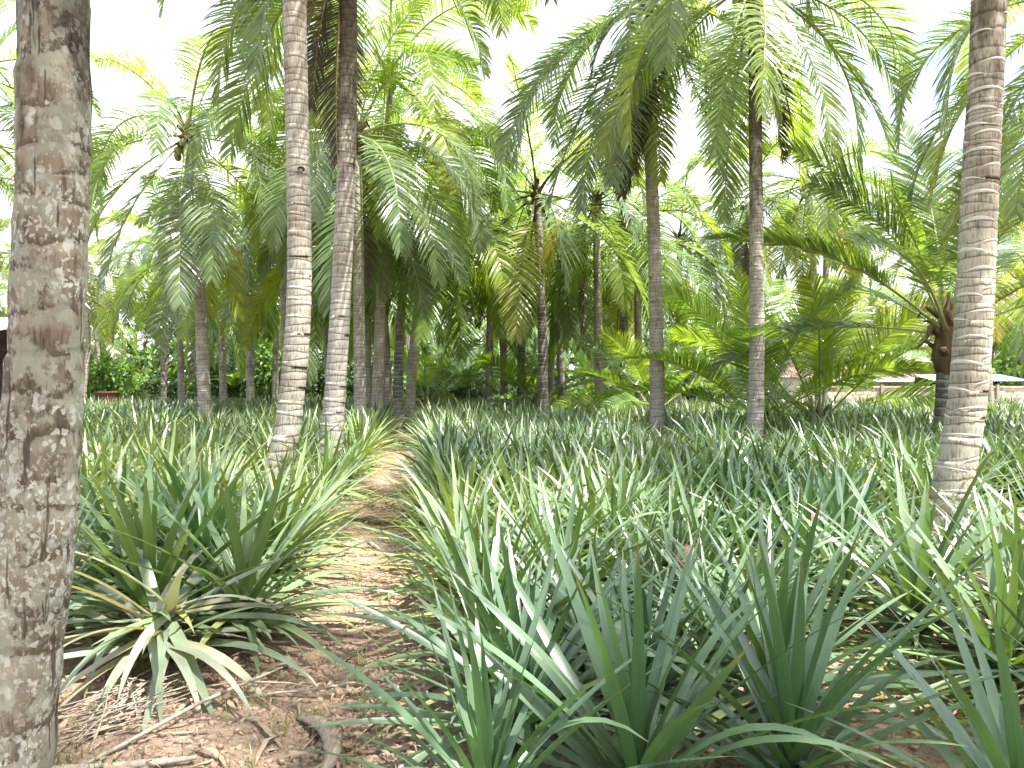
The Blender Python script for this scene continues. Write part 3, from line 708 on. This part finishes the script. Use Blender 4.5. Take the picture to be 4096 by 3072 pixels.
VV = []; QQ = []; UU = []; TT = []; c = 0
for i, (x, y, s) in enumerate(stuff):
    rr = random.Random(i + 9000); V, Q, U, T = FARP[rr.randrange(14)]; a = rr.uniform(0, 6.28); ca, sa = math.cos(a), math.sin(a); s *= 1.08
    VV.append(np.stack([(V[:, 0]*ca - V[:, 1]*sa)*s + x, (V[:, 0]*sa + V[:, 1]*ca)*s + y, V[:, 2]*s], 1)); QQ.append(Q + c); c += len(V); UU.append(U); TT.append(T * np.array(plant_color(x, y, rr)))
tag(ob('pineapple_field', mesh('pineapple_field', np.concatenate(VV), np.concatenate(QQ), np.concatenate(UU), np.concatenate(TT), [M_PINE], smooth=True)),
    'mass of far pineapple plants filling the field up to the palm grove', 'pineapple field', kind='stuff')
print('plants', len(cand), 'stuff', len(stuff), 'dist', math.hypot(*cand[N_THING][:2]), math.hypot(*cand[N_NEAR][:2]))

# ------------------------------------------------------------------ pineapple fruit on three plants
def fruit_mesh():
    b = MB(); n, k_ = 9, 12; V = []
    for i in range(n + 1):
        ph = math.pi * i / n
        for k in range(k_):
            a = 2 * math.pi * (k + 0.5 * (i % 2)) / k_; rr = 0.055 * max(math.sin(ph), .05) ** .7 * (1.07 if (k + i) % 2 else 0.95)
            V.append((rr * math.cos(a), rr * math.sin(a), -0.085 * math.cos(ph)))
    b.add(V, [(i*k_+k, i*k_+(k+1) % k_, (i+1)*k_+(k+1) % k_, (i+1)*k_+k) for i in range(n) for k in range(k_)])
    b.tube([(0, 0, -.5), (0, 0, -.07)], 0.014, 6)
    return b.build('fruit', [simple_mat('pineapple_skin', (0.16, 0.10, 0.06), (0.34, 0.22, 0.12), 60, .6, .3)], False)
FM = fruit_mesh()
def tuft_mesh():
    b = MB(); r = random.Random(4)
    for az, inc, ln, cc, h, f in leaf_list(r, 18, 0.14, .2):
        V, Q, U = T_FAR[(cc, 0)]; b.add(V * (ln, .3, ln) @ rotm(az, inc * .7).T, Q, 0, U)
    return b.build('fruit_crown', [M_PINE])
TM = tuft_mesh()
for rt in FRUIT:
    f = ob('fruit', FM, rt, (0.03, -0.05, 0.52), (R(4), R(5), 0)); ob('fruit_crown', TM, f, (0, 0, .08), color=(0.09, 0.15, 0.06))

# ------------------------------------------------------------------ undergrowth behind the field
def foliage_mesh(name, n, rx, rz, leaf, seed, cols, hollow=0.45, flat=0.5):
    r = np.random.default_rng(seed); lobes = [(r.uniform(-.55, .55) * rx, r.uniform(-.55, .55) * rx, r.uniform(.25, .8) * rz, r.uniform(.35, .6)) for _ in range(9)]
    VV = np.zeros((n, 6, 3)); TT = np.zeros((n, 6, 3))
    for i in range(n):
        lx, ly, lz, lr = lobes[r.integers(9)]
        d = r.normal(size=3); d /= np.linalg.norm(d); d[2] = abs(d[2]) * (1 if r.random() < .7 else -1)
        q = r.uniform(hollow, 1) ** .6; p = np.array((lx + d[0]*lr*rx*q, ly + d[1]*lr*rx*q, max(lz + d[2]*lr*rz*q*.8, .05)))
        ax = d * .6 + r.normal(size=3) * .5 + (0, 0, -.25); ax /= np.linalg.norm(ax)
        nrm = np.array((0, 0, 1.0)) * (1 - flat) + d * flat + r.normal(size=3) * .35
        sd = np.cross(ax, nrm); sd /= np.linalg.norm(sd) + 1e-6; up = np.cross(sd, ax); l = leaf * r.uniform(.6, 1.25); w = l * .3
        VV[i] = (p, p + ax*l*.45 - sd*w + up*w*.25, p + ax*l*.5, p + ax*l*.45 + sd*w + up*w*.25, p + ax*l - up*l*.12, p + ax*l*1.001 - up*l*.12)
        TT[i] = np.array(cols[r.integers(len(cols))]) * r.uniform(.75, 1.25)
    I = np.arange(n)[:, None] * 6
    Q = np.concatenate([I + [0, 1, 4, 2], I + [0, 2, 4, 3]])
    return mesh(name, VV.reshape(-1, 3), Q, tint=TT.reshape(-1, 3), mats=[M_BROAD])
def stems_mesh(n, h, spread, seed):
    r = random.Random(seed); b = MB()
    for k in range(n):
        a = r.uniform(0, 6.28); q = r.uniform(.3, 1) * spread
        b.tube([(.05*math.cos(a), .05*math.sin(a), -.05), (.4*q*math.cos(a), .4*q*math.sin(a), h*.5), (q*math.cos(a+.3), q*math.sin(a+.3), h)], [.035, .025, .01], 5)
    return b.build('stems', [M_WOOD], True)
GL = [(0.08, 0.16, 0.035), (0.10, 0.20, 0.04), (0.07, 0.13, 0.04), (0.14, 0.24, 0.045)]
GD = [(0.035, 0.07, 0.025), (0.045, 0.085, 0.03), (0.03, 0.055, 0.025)]
FOL = [foliage_mesh('foliage', 1500, 1.0, 1.6, .17, 40 + v, GL if v < 3 else GD) for v in range(5)]
STM = [stems_mesh(6, 1.1, .5, 50 + v) for v in range(2)]
bush = [(-13.9, 38, 3.0, 2.6, 3, 'dark leafy thicket right of the lichen covered trunk'), (-12.6, 40, 3.2, 3.6, 0, 'tall broad leaved shrub with sunlit leaves behind the pale left trunk'),
 (-10.6, 39, 2.0, 1.6, 1, 'low bright shrub between thin grey trunks at left'), (-9.6, 37.5, 2.2, 2.6, 4, 'dark shrub in the shade behind the low crowned palm at left'),
 (-8.0, 38, 2.4, 1.7, 2, 'bright low shrub behind the leaning pale trunk'), (-6.9, 34.5, 1.8, 2.5, 3, 'dark rounded small tree left of the tan ringed trunk'),
 (-5.6, 38, 2.4, 1.8, 0, 'green shrub seen between the tan ringed and blackened trunks'), (-3.9, 36, 2.0, 1.6, 1, 'bright shrub left of the path end'),
 (-2.1, 35.5, 2.2, 1.5, 3, 'dark low shrub right of the path end'), (-0.9, 37, 2.0, 1.3, 2, 'green low shrub under the thin palms'), (1.2, 37, 2.4, 1.7, 4, 'dark shrub behind the dark slim palm'),
 (2.9, 36.5, 1.8, 1.2, 0, 'low shrub at the foot of the star crowned palm'), (4.3, 37, 2.0, 1.4, 3, 'dark shrub left of the drooping crowned palm'), (6.4, 38, 2.4, 1.6, 1, 'shrub right of the drooping crowned palm'),
 (8.0, 37, 2.2, 1.6, 4, 'dark shrub behind the stemless yellow green palm'), (10.2, 37, 1.6, 1.1, 2, 'small shrub left of the block wall')]
for i, (x, y, rx, hz, v, lab) in enumerate(bush):
    rt = tag(ob('shrub', None, loc=(x, y, 0)), lab, 'shrub', 'shrubs behind the field')
    ob('foliage', FOL[v], rt, (0, 0, 0), (0, 0, i * 1.7), (rx * .62, rx * .62, hz * .72)); ob('stems', STM[i % 2], rt, None, (0, 0, i), (rx * .5, rx * .5, hz * .6))
rg = random.Random(8)
for i in range(44):
    y = rg.uniform(41, 66); x = rg.uniform(-.75, .75) * y
    if 9 < x < 30 and y < 58: continue
    rt = tag(ob('shrub', None, loc=(x, y, 0)), 'leafy shrub in the understorey deep between the grove palms', 'shrub', 'understorey shrubs of the grove')
    sx = rg.uniform(1.3, 2.2); ob('foliage', FOL[i % 5], rt, None, (0, 0, i * 1.1), (sx, sx, rg.uniform(1.0, 2.4))); ob('stems', STM[i % 2], rt, None, None, (sx * .8, sx * .8, 1.4))
# far wood that closes the view
def treeline():
    r = np.random.default_rng(12); n = 30000; x = r.uniform(-95, 95, n); y = r.uniform(78, 92, n)
    top = 7.5 + 2.0 * np.sin(x * .21) + 1.4 * np.sin(x * .53 + 1) + r.normal(size=n) * .5; z = top * r.uniform(0, 1, n) ** .8 + .1
    l = r.uniform(.35, .8, n)[:, None]; ax = r.normal(size=(n, 3)); ax /= np.linalg.norm(ax, axis=1)[:, None]; b = np.cross(ax, r.normal(size=(n, 3))); b /= np.linalg.norm(b, axis=1)[:, None]
    p = np.stack([x, y, z], 1); V = np.stack([p - ax*l, p - b*l*.35, p + ax*l, p + b*l*.35], 1).reshape(-1, 3)
    c = np.repeat(np.array(GL + GD)[r.integers(0, 7, n)] * r.uniform(.8, 1.3, (n, 1)), 4, 0)
    tag(ob('treeline', mesh('treeline', V, np.arange(n * 4).reshape(-1, 4), tint=c, mats=[M_BROAD])), 'dense far wood closing the view behind the grove', 'wood', kind='stuff')
treeline()

# banana plants
def banana_leaf(L, w, curve, seed):
    r = random.Random(seed); V = []; UV = []; p = np.zeros(3); n = 12
    for j in range(n + 1):
        s = j / n; a = R(curve) * s ** 1.4; d = np.array((math.sin(a), 0, math.cos(a)))
        ww = w * .5 * (0.02 if s < .14 else math.sin(math.pi * min(1, (s - .14) / .86 * .96 + .04)) ** .55) + .012; nv = np.cross((0, 1., 0), d)
        for k in (-1, -.5, 0, .5, 1):
            V.append(p + np.array((0, ww * k, 0)) - nv * (-abs(k) * ww * .35 + r.uniform(-.02, .02) * abs(k))); UV.append((k * .5 + .5, s))
        p = p + d * L / n
    Q = [(j*5+i, j*5+i+1, (j+1)*5+i+1, (j+1)*5+i) for j in range(n) for i in range(4)]
    return mesh('leaf', V, Q, UV, np.ones((len(V), 3)), [M_BROAD], smooth=True)
BAN = [banana_leaf(2.2, .55, c_, i) for i, c_ in enumerate((30, 75, 105))]
bst = MB(); bst.tube([(0, 0, -.05), (0, 0, .8), (0.03, 0, 1.7)], [.13, .1, .06], 8); BST = bst.build('stem', [M_RACHIS], True)
for i, (x, y, sc_, lab) in enumerate([(-1.9, 33, .9, 'banana plant with a yellowing leaf right of the path end'), (-3.0, 35, 1.1, 'banana plant behind the dark trunk at the path end'), (-13.2, 36.6, .9, 'banana plant behind the rusty tub at left'), (3.4, 34, .7, 'small banana plant under the star crowned palm')]):
    rt = tag(ob('banana_plant', None, loc=(x, y, 0)), lab, 'banana plant', 'banana plants'); ob('stem', BST, rt, None, None, sc_, (.8, .9, .5)); rr = random.Random(i)
    for k in range(8):
        ob('leaf', BAN[rr.randrange(3)], rt, (0, 0, 1.5 * sc_), (0, R(rr.uniform(5, 45)), R(k * 137 + 30)), sc_ * rr.uniform(.7, 1), (.34, .30, .04) if (i == 0 and k == 3) else rr.choice([(.12, .22, .04), (.10, .18, .04), (.16, .26, .05)]))

# ------------------------------------------------------------------ buildings at the edges
M_TIN = simple_mat('tin_sheet', (0.45, 0.50, 0.55), (0.66, 0.70, 0.74), 3, .42, .5, .1); M_TIN.node_tree.nodes['Principled BSDF'].inputs['Metallic'].default_value = .45
M_PLASTER = simple_mat('old_plaster', (0.36, 0.31, 0.24), (0.60, 0.54, 0.44), 2.5, .9, .1, .3, .02)
M_DARK = simple_mat('dark_interior', (0.035, 0.03, 0.027), (0.08, 0.07, 0.06), 4, .9, .1, .3, .01)  # near-black so the colour carries interior shade; also purlins and knot hole
M_TILE = simple_mat('clay_tile', (0.24, 0.15, 0.12), (0.44, 0.35, 0.30), 3.5, .85, .15, .4, .01)
M_RUST = simple_mat('rusty_steel', (0.11, 0.05, 0.04), (0.22, 0.10, 0.07), 6, .8, .2, .4, .01)
M_BRICK = simple_mat('red_brick', (0.20, 0.09, 0.06), (0.34, 0.17, 0.12), 8, .9, .1, .4, .01)
def corrug(x0, x1, y0, y1, z0, z1, pitch=.15, amp=.03):
    """sheet sloping from (y0,z0) to (y1,z1), corrugations running down the slope"""
    xs = np.arange(x0, x1, pitch / 4); V = []; n = len(xs)
    for yy, zz in ((y0, z0), (y1, z1)):
        for off in (0, -.012):
            for i, x in enumerate(xs): V.append((x, yy, zz + amp * math.sin(i * math.pi / 2) + off))
    Q = []
    for i in range(n - 1): Q += [(i, i+1, 2*n+i+1, 2*n+i), (n+i+1, n+i, 3*n+i, 3*n+i+1), (i+1, i, n+i, n+i+1)]
    return np.array(V), np.array(Q)
# shed at the left edge
sh = tag(ob('open_shed', None, loc=(-21.0, 29, 0)), 'open shed with pale blue tin roof and dark interior at the left edge', 'shed')
b = MB(); b.add(*corrug(-3.2, 2.75, -2.2, 2.4, 3.35, 4.25)); ob('roof', b.build('roof', [M_TIN], True), sh)
b = MB(); b.box((-3, 2.1, 0), (2.5, 2.25, 3.9)); ob('back_wall', b.build('back_wall', [M_DARK]), sh)
for x in (-2.9, -.2, 2.4):
    b = MB(); b.box((x - .06, -2.05, -.1), (x + .06, -1.93, 3.33)); ob('post', b.build('post', [M_WOOD]), sh)
for y in (-1.4, -.2, 1.0):
    b = MB(); z = 3.35 + (y + 2.2) / 4.6 * .9; b.box((-3.1, y - .04, z - .16), (2.65, y + .04, z - .05)); ob('purlin', b.build('purlin', [M_DARK]), sh)
b = MB(); b.box((1.3, -1.8, -.1), (2.3, -1.55, 1.5)); ob('low_wall', b.build('low_wall', [M_BRICK]), sh)
# rusty tub
b = MB(); seg = 20; prof = [(.46, -.1), (.47, .05), (.475, .6), (.47, 1.16), (.5, 1.18), (.5, 1.22), (.455, 1.22), (.45, .9), (.02, .88)]
V = [(r_ * math.cos(6.2832*k/seg), r_ * math.sin(6.2832*k/seg), z) for r_, z in prof for k in range(seg)]
b.add(V, [(i*seg+k, i*seg+(k+1) % seg, (i+1)*seg+(k+1) % seg, (i+1)*seg+k) for i in range(len(prof)-1) for k in range(seg)])
tag(ob('water_tub', b.build('water_tub', [M_RUST], True), None, (-17.4, 33.0, 0)), 'rusty round tub showing above the pineapples right of the lichen covered trunk', 'tub')
# compound wall of cement blocks
wl = tag(ob('block_wall', None, loc=(0, 40, 0)), 'low cement block wall with dark posts beyond the field at right', 'wall')
M_BLOCK = simple_mat('cement_block', (0.40, 0.34, 0.26), (0.66, 0.60, 0.50), 3, .9, .1, .3, .01, use_obj=True)
b = MB(); b.box((-.195, -.07, -.095), (.195, .07, .095)); BLK = b.build('block', [M_BLOCK]); rb = random.Random(2)
b = MB(); b.box((14.8, -.05, -.1), (31.2, .05, 1.36)); ob('mortar_core', b.build('mortar_core', [M_PLASTER]), wl)
for i in range(40):
    for j in range(7):
        x = 15.0 + i * .41 + (.2 if j % 2 else 0)
        if j < 2: continue                                             # lowest courses stand behind the plants
        k = rb.uniform(.75, 1.15); ob('block', BLK, wl, (x, rb.uniform(-.012, .012), .1 + j * .2), None, None, (k, k * rb.uniform(.94, 1), k * rb.uniform(.85, 1)))
for x in (16.2, 19.2, 21.9, 25.2, 28.4):
    b = MB(); b.box((x - .07, -.2, -.1), (x + .07, -.085, 1.52)); ob('post', b.build('post', [M_WOOD]), wl)
b = MB(); b.box((14.75, -.13, 1.365), (31.3, .13, 1.44)); ob('coping', b.build('coping', [M_PLASTER]), wl)
# house
hs = tag(ob('house', None, loc=(24.5, 56, 0)), 'low house with red clay tile roof and white lean-to sheet roof at right', 'house')
b = MB(); b.box((-5, 0, -.1), (-2.2, 4, 2.0)); b.box((1.6, .003, -.1), (5, 4, 2.0)); b.box((-2.2, 3.8, -.1), (1.6, 4, 2.0)); b.box((-.55, .0, -.1), (-.1, .4, 1.95)); ob('wall', b.build('wall', [M_PLASTER]), hs)
b = MB(); rr = random.Random(6)
for j in range(9):
    for i in range(44):
        x = -5.4 + i * .245 + rr.uniform(-.01, .01); y = -.3 + j * .27; z = 2.02 + j * .125 + rr.uniform(-.01, .01)
        b.add([(x, y, z), (x + .06, y, z + .05), (x + .18, y, z + .05), (x + .235, y, z), (x, y + .31, z + .11), (x + .06, y + .31, z + .16), (x + .18, y + .31, z + .16), (x + .235, y + .31, z + .11)],
              [(0, 1, 5, 4), (1, 2, 6, 5), (2, 3, 7, 6), (3, 2, 1, 0)])
tag(ob('roof', b.build('roof', [M_TILE]), hs), kind='stuff')
b = MB(); b.add(*corrug(-2.6, 4.6, -2.6, -.1, 1.72, 2.08)); ob('lean_to_roof', b.build('lean_to_roof', [simple_mat('white_sheet', (.66, .67, .68), (.82, .83, .84), 2, .5, .4, .1)], True), hs)
for x in (-2.4, .9, 4.4):
    b = MB(); b.box((x - .05, -2.5, -.1), (x + .05, -2.4, 1.69)); ob('post', b.build('post', [M_WOOD]), hs)
b = MB(); b.box((-2.2, 2.6, -.1), (1.6, 2.7, 1.9)); ob('opening_shade', b.build('opening_shade', [M_DARK]), hs)  # dark sheet standing in for the shade inside the opening
# shed sheet roof further right
s2 = tag(ob('open_shed', None, loc=(27.3, 47, 0)), 'small shed with pale sheet roof behind the block wall at the right edge', 'shed')
b = MB(); b.add(*corrug(-2.2, 3.4, -1.4, 1.4, 1.75, 2.15)); ob('roof', b.build('roof', [M_TIN], True), s2)
b = MB(); b.box((-2, 1.2, -.1), (3.2, 1.3, 1.95)); ob('back_wall', b.build('back_wall', [M_DARK]), s2)
for x in (-2, .6, 3.2):
    b = MB(); b.box((x - .05, -1.3, -.1), (x + .05, -1.2, 1.72)); ob('post', b.build('post', [M_WOOD]), s2)

# ------------------------------------------------------------------ things on the ground
def gz(x, y): return ground_h(x, y)
# dry palm spathe
pts = np.array([(-.28, .30, .03), (-.22, .25, .05), (-.15, .18, .07), (-.075, .09, .085), (-.03, 0, .085), (.0, -.10, .07), (.005, -.18, .05), (-.01, -.27, .035), (-.03, -.36, .03)])
V, Q = tube(pts, [.004, .02, .034, .042, .043, .036, .024, .017, .013], 16, .7)
for i in range(len(pts)):
    for k in range(16):
        v = V[i * 16 + k]; V[i * 16 + k] = pts[i] + (v - pts[i]) * (1 + .05 * math.sin(k * 2.4 + i * .3)) * (1.12 if k in (3, 4) else 1)
b = MB(); b.add(V, Q)
tag(ob('dry_spathe', b.build('dry_spathe', [M_SPATHE], True), None, (-.755, 3.34, gz(-.755, 3.34) - .02)), 'curved grey brown dry palm spathe lying on the soil at the path mouth', 'palm spathe')
# twig pile
rt = tag(ob('twig_pile', None, loc=(-1.80, 3.62, gz(-1.80, 3.62)), scale=.8), 'pile of thin grey dry twigs heaped beside the lichen covered trunk', 'twig pile'); rr = random.Random(31)
for k in range(60):
    a = R(rr.gauss(48, 30)); l = rr.uniform(.25, .75); x, y, z = rr.gauss(0, .13), rr.gauss(0, .16), .01 + abs(rr.gauss(0, .05)); b = MB(); ti = rr.uniform(-.1, .14)
    pts = [(x + (q - .5) * l * math.cos(a) + rr.uniform(-.015, .015), y + (q - .5) * l * math.sin(a) + rr.uniform(-.015, .015), max(.008, z + (q - .3) * ti * l * 2 + rr.uniform(0, .012))) for q in (0, .3, .6, 1)]
    b.tube(pts, [.0055, .005, .004, .002], 5); ob('twig', b.build('twig', [M_WOOD], True), rt)
def stick(label, p0, p1, rad, sag=.02, cat='stick', mat=None):
    p0 = np.array(p0); p1 = np.array(p1); b = MB(); P = [p0 + (p1 - p0) * q + (random.uniform(-.012, .012), random.uniform(-.012, .012), sag * math.sin(q * 3.14)) for q in np.linspace(0, 1, 7)]
    b.tube([p - p0 for p in P], [rad] * 5 + [rad * .8, rad * .5], 7); tag(ob('fallen_stick', b.build('fallen_stick', [mat or M_WOOD], True), None, tuple(p0)), label, cat)
stick('long pale stick lying from the trunk foot up over the twigs', (-1.72, 3.08, .02), (-1.18, 3.95, .09), .009)
stick('thick grey stick along the bottom edge beside the near trunk', (-1.9, 3.02, .02), (-1.28, 3.12, .03), .017, .0)
stick('short pale stick lying on the path', (-1.37, 7.4, .02), (-1.22, 7.05, .03), .022, .0)
stick('brown stick across the soil below the flattened plant', (-1.36, 3.72, .02), (-.72, 3.95, .025), .007, .0)
stick('thin curved twig arching from the twig pile across the soil', (-1.72, 3.72, .03), (-1.0, 3.85, .03), .005, .05)
# fallen fronds on the path
LV, LQ, RV, RQ = frond_arrays(3.0, 6, 8, 70, 71, droop=.25, lw=.04, lmax=.8, s0=.1)
b = MB(); LV[:, 2] = np.maximum(LV[:, 2] * .35, .015); RV[:, 2] = RV[:, 2] * .4 + .03; b.add(LV, LQ); b.add(RV, RQ)
FF = b.build('fallen_frond', [M_DRY])
tag(ob('fallen_frond', FF, None, (-1.2, 11.6, 0), (0, 0, R(112)), .8, (.95, .95, 1)), 'grey dried palm frond lying along the path farther back', 'palm frond')
tag(ob('fallen_frond', FF, None, (-.7, 8.6, .02), (0, R(-2), R(172)), .5, (1.05, .9, .75)), 'short brown frond piece lying across the path', 'palm frond')
tag(ob('fallen_frond', FF, None, (11.5, 24, .5), (0, R(-6), R(185)), 1.1, (1.2, 1.2, 1.2)), 'pale fallen frond resting on pineapples before the house', 'palm frond')

# leaf litter, clods, sprouts, weeds
def scatter(name, n, fn, mats, label, cat, smooth=False):
    b = MB()
    for i in range(n): fn(b, i)
    tag(ob(name, b.build(name, mats, smooth)), label, cat, kind='stuff')
rr = random.Random(91)
def soil_spot():
    if rr.random() < .45:
        y = rr.uniform(2.95, 4.4); return rr.uniform(-2.4, -.35 - .12 * y + .4), y
    y = rr.uniform(2.6, 12) if rr.random() < .7 else rr.uniform(2.6, 6)
    u = rr.gauss(0.05, .26) if rr.random() < .7 else rr.gauss(2.62, .3); return u - .12 * y - .40, y
def clod(b, i):
    x, y = soil_spot(); s = .004 + .013 * rr.random() ** 3; z = gz(x, y)
    V = [np.array((a, c_, d)) * s * rr.uniform(.75, 1.2) for a in (-1, 1) for c_ in (-1, 1) for d in (-.7, .8)]
    a = rr.uniform(0, 3.1); ca, sa = math.cos(a), math.sin(a); V = [(v[0]*ca - v[1]*sa + x, v[0]*sa + v[1]*ca + y, v[2] + z) for v in V]
    b.add(V, [(0, 1, 3, 2), (4, 6, 7, 5), (0, 4, 5, 1), (2, 3, 7, 6), (1, 5, 7, 3), (0, 2, 6, 4)])
scatter('soil_clods', 5200, clod, [M_CLOD], 'small reddish soil clods strewn on path and bare ground', 'soil', True)
M_LIT = simple_mat('leaf_litter', (0.17, 0.115, 0.075), (0.40, 0.31, 0.22), 7, .85, .15, .3)
def litter(b, i):
    x, y = soil_spot(); a = rr.uniform(0, 6.28); l = rr.uniform(.02, .13) if i % 9 else rr.uniform(.15, .4); w = rr.uniform(.002, .008) * (2 if i % 9 == 0 else 1)
    V = []; z = gz(x, y) + .006; cur = rr.uniform(-.8, .8); px, py = x, y; k1 = rr.uniform(0, .04)
    for j in range(5):
        q = j / 4; aa = a + cur * q; ww = w * (1 - (2*q - 1) ** 2 * .85); h = max(gz(px, py), z - .03) + .006 + k1 * math.sin(q * 3.14)
        V += [(px - math.sin(aa) * ww, py + math.cos(aa) * ww, h), (px + math.sin(aa) * ww, py - math.cos(aa) * ww, h + rr.uniform(0, .008))]; px += math.cos(aa) * l / 4; py += math.sin(aa) * l / 4
    b.add(V, [(2*j, 2*j+1, 2*j+3, 2*j+2) for j in range(4)])
scatter('leaf_litter', 900, litter, [M_LIT], 'dry brown leaf scraps littering the path and bare soil', 'leaf litter')
def blade(b, x, y, h, col, lean=.5, w=.0028):
    a = rr.uniform(0, 6.28); z = gz(x, y); V = []
    for j in range(4):
        q = j / 3; o_ = lean * h * q * q; ww = w * (1 - q * .9)
        V += [(x + math.cos(a) * o_ - math.sin(a) * ww, y + math.sin(a) * o_ + math.cos(a) * ww, z + h * q * (1 - .25 * lean * q)), (x + math.cos(a) * o_ + math.sin(a) * ww, y + math.sin(a) * o_ - math.cos(a) * ww, z + h * q * (1 - .25 * lean * q))]
    b.add(V, [(2*j, 2*j+1, 2*j+3, 2*j+2) for j in range(3)], 0, None, col)
b = MB()
for k in range(75):
    x, y = soil_spot()
    for q in range(rr.randrange(4, 16)): blade(b, x + rr.gauss(0, .03), y + rr.gauss(0, .03), rr.uniform(.03, .14), rr.choice([(.16, .24, .04), (.12, .2, .05), (.24, .24, .09)]), rr.uniform(.2, 1.2))
tag(ob('grass_sprouts', b.build('grass_sprouts', [M_BROAD])), 'thin grass sprouts growing out of the bare soil', 'grass', kind='stuff')
b = MB()
def weed(x, y, h, col):
    z = gz(x, y); a = rr.uniform(0, 6.28); l = rr.uniform(.022, .05); t_ = rr.uniform(-.3, .5); hh = z + rr.uniform(.3, 1) * h
    d = np.array((math.cos(a), math.sin(a), t_)); s_ = np.array((-math.sin(a), math.cos(a), rr.uniform(-.3, .3))); p = np.array((x, y, hh))
    b.add([p, p + d*l*.5 - s_*l*.38, p + d*l, p + d*l*.5 + s_*l*.38], [(0, 1, 2, 3)], 0, None, col)
WC = [(.20, .28, .035), (.15, .24, .03), (.25, .30, .05), (.10, .18, .03)]
patches = [(5.6, 7.6, 1.0, 1.1, 2600), (2.05, 3.2, .35, .7, 600), (1.9, 4.6, .28, .9, 450), (-2.75, 19.5, .45, 1.6, 1100), (-1.85, 10.2, .35, .5, 350), (-2.9, 13.6, .9, 1.2, 700), (-3.4, 24, .6, 1.5, 700), (11.5, 12, .8, 1.2, 900), (1.5, 6.8, .25, .9, 260), (1.1, 9.8, .3, 1.2, 260), (-1.25, 8.2, .3, .25, 160)]
for cx, cy_, sx_, sy_, n_ in patches:
    for k in range(n_): weed(cx + rr.gauss(0, sx_ * .6), cy_ + rr.gauss(0, sy_ * .6), rr.uniform(.04, .16), rr.choice(WC))
tag(ob('ground_weeds', b.build('ground_weeds', [M_BROAD])), 'low bright green weeds covering soil between the pineapple rows', 'weeds', kind='stuff')
# knot hole in the tan ringed trunk
PAL_B = [o for o in bpy.data.objects if o.get('label', '').startswith('tan ringed')][0]
b = MB(); V = []
for r_, dpt in ((.05, .012), (.035, .0), (.022, -.03), (.003, -.045)):
    for k in range(10): V.append((r_ * math.cos(.6283*k), -dpt, r_ * .8 * math.sin(.6283*k)))
b.add(V, [(i*10+k, i*10+(k+1) % 10, (i+1)*10+(k+1) % 10, (i+1)*10+k) for i in range(3) for k in range(10)])
ob('knot_hole', b.build('knot_hole', [M_DARK], True), PAL_B, (.475, -.152, 4.3), (0, 0, R(20)))
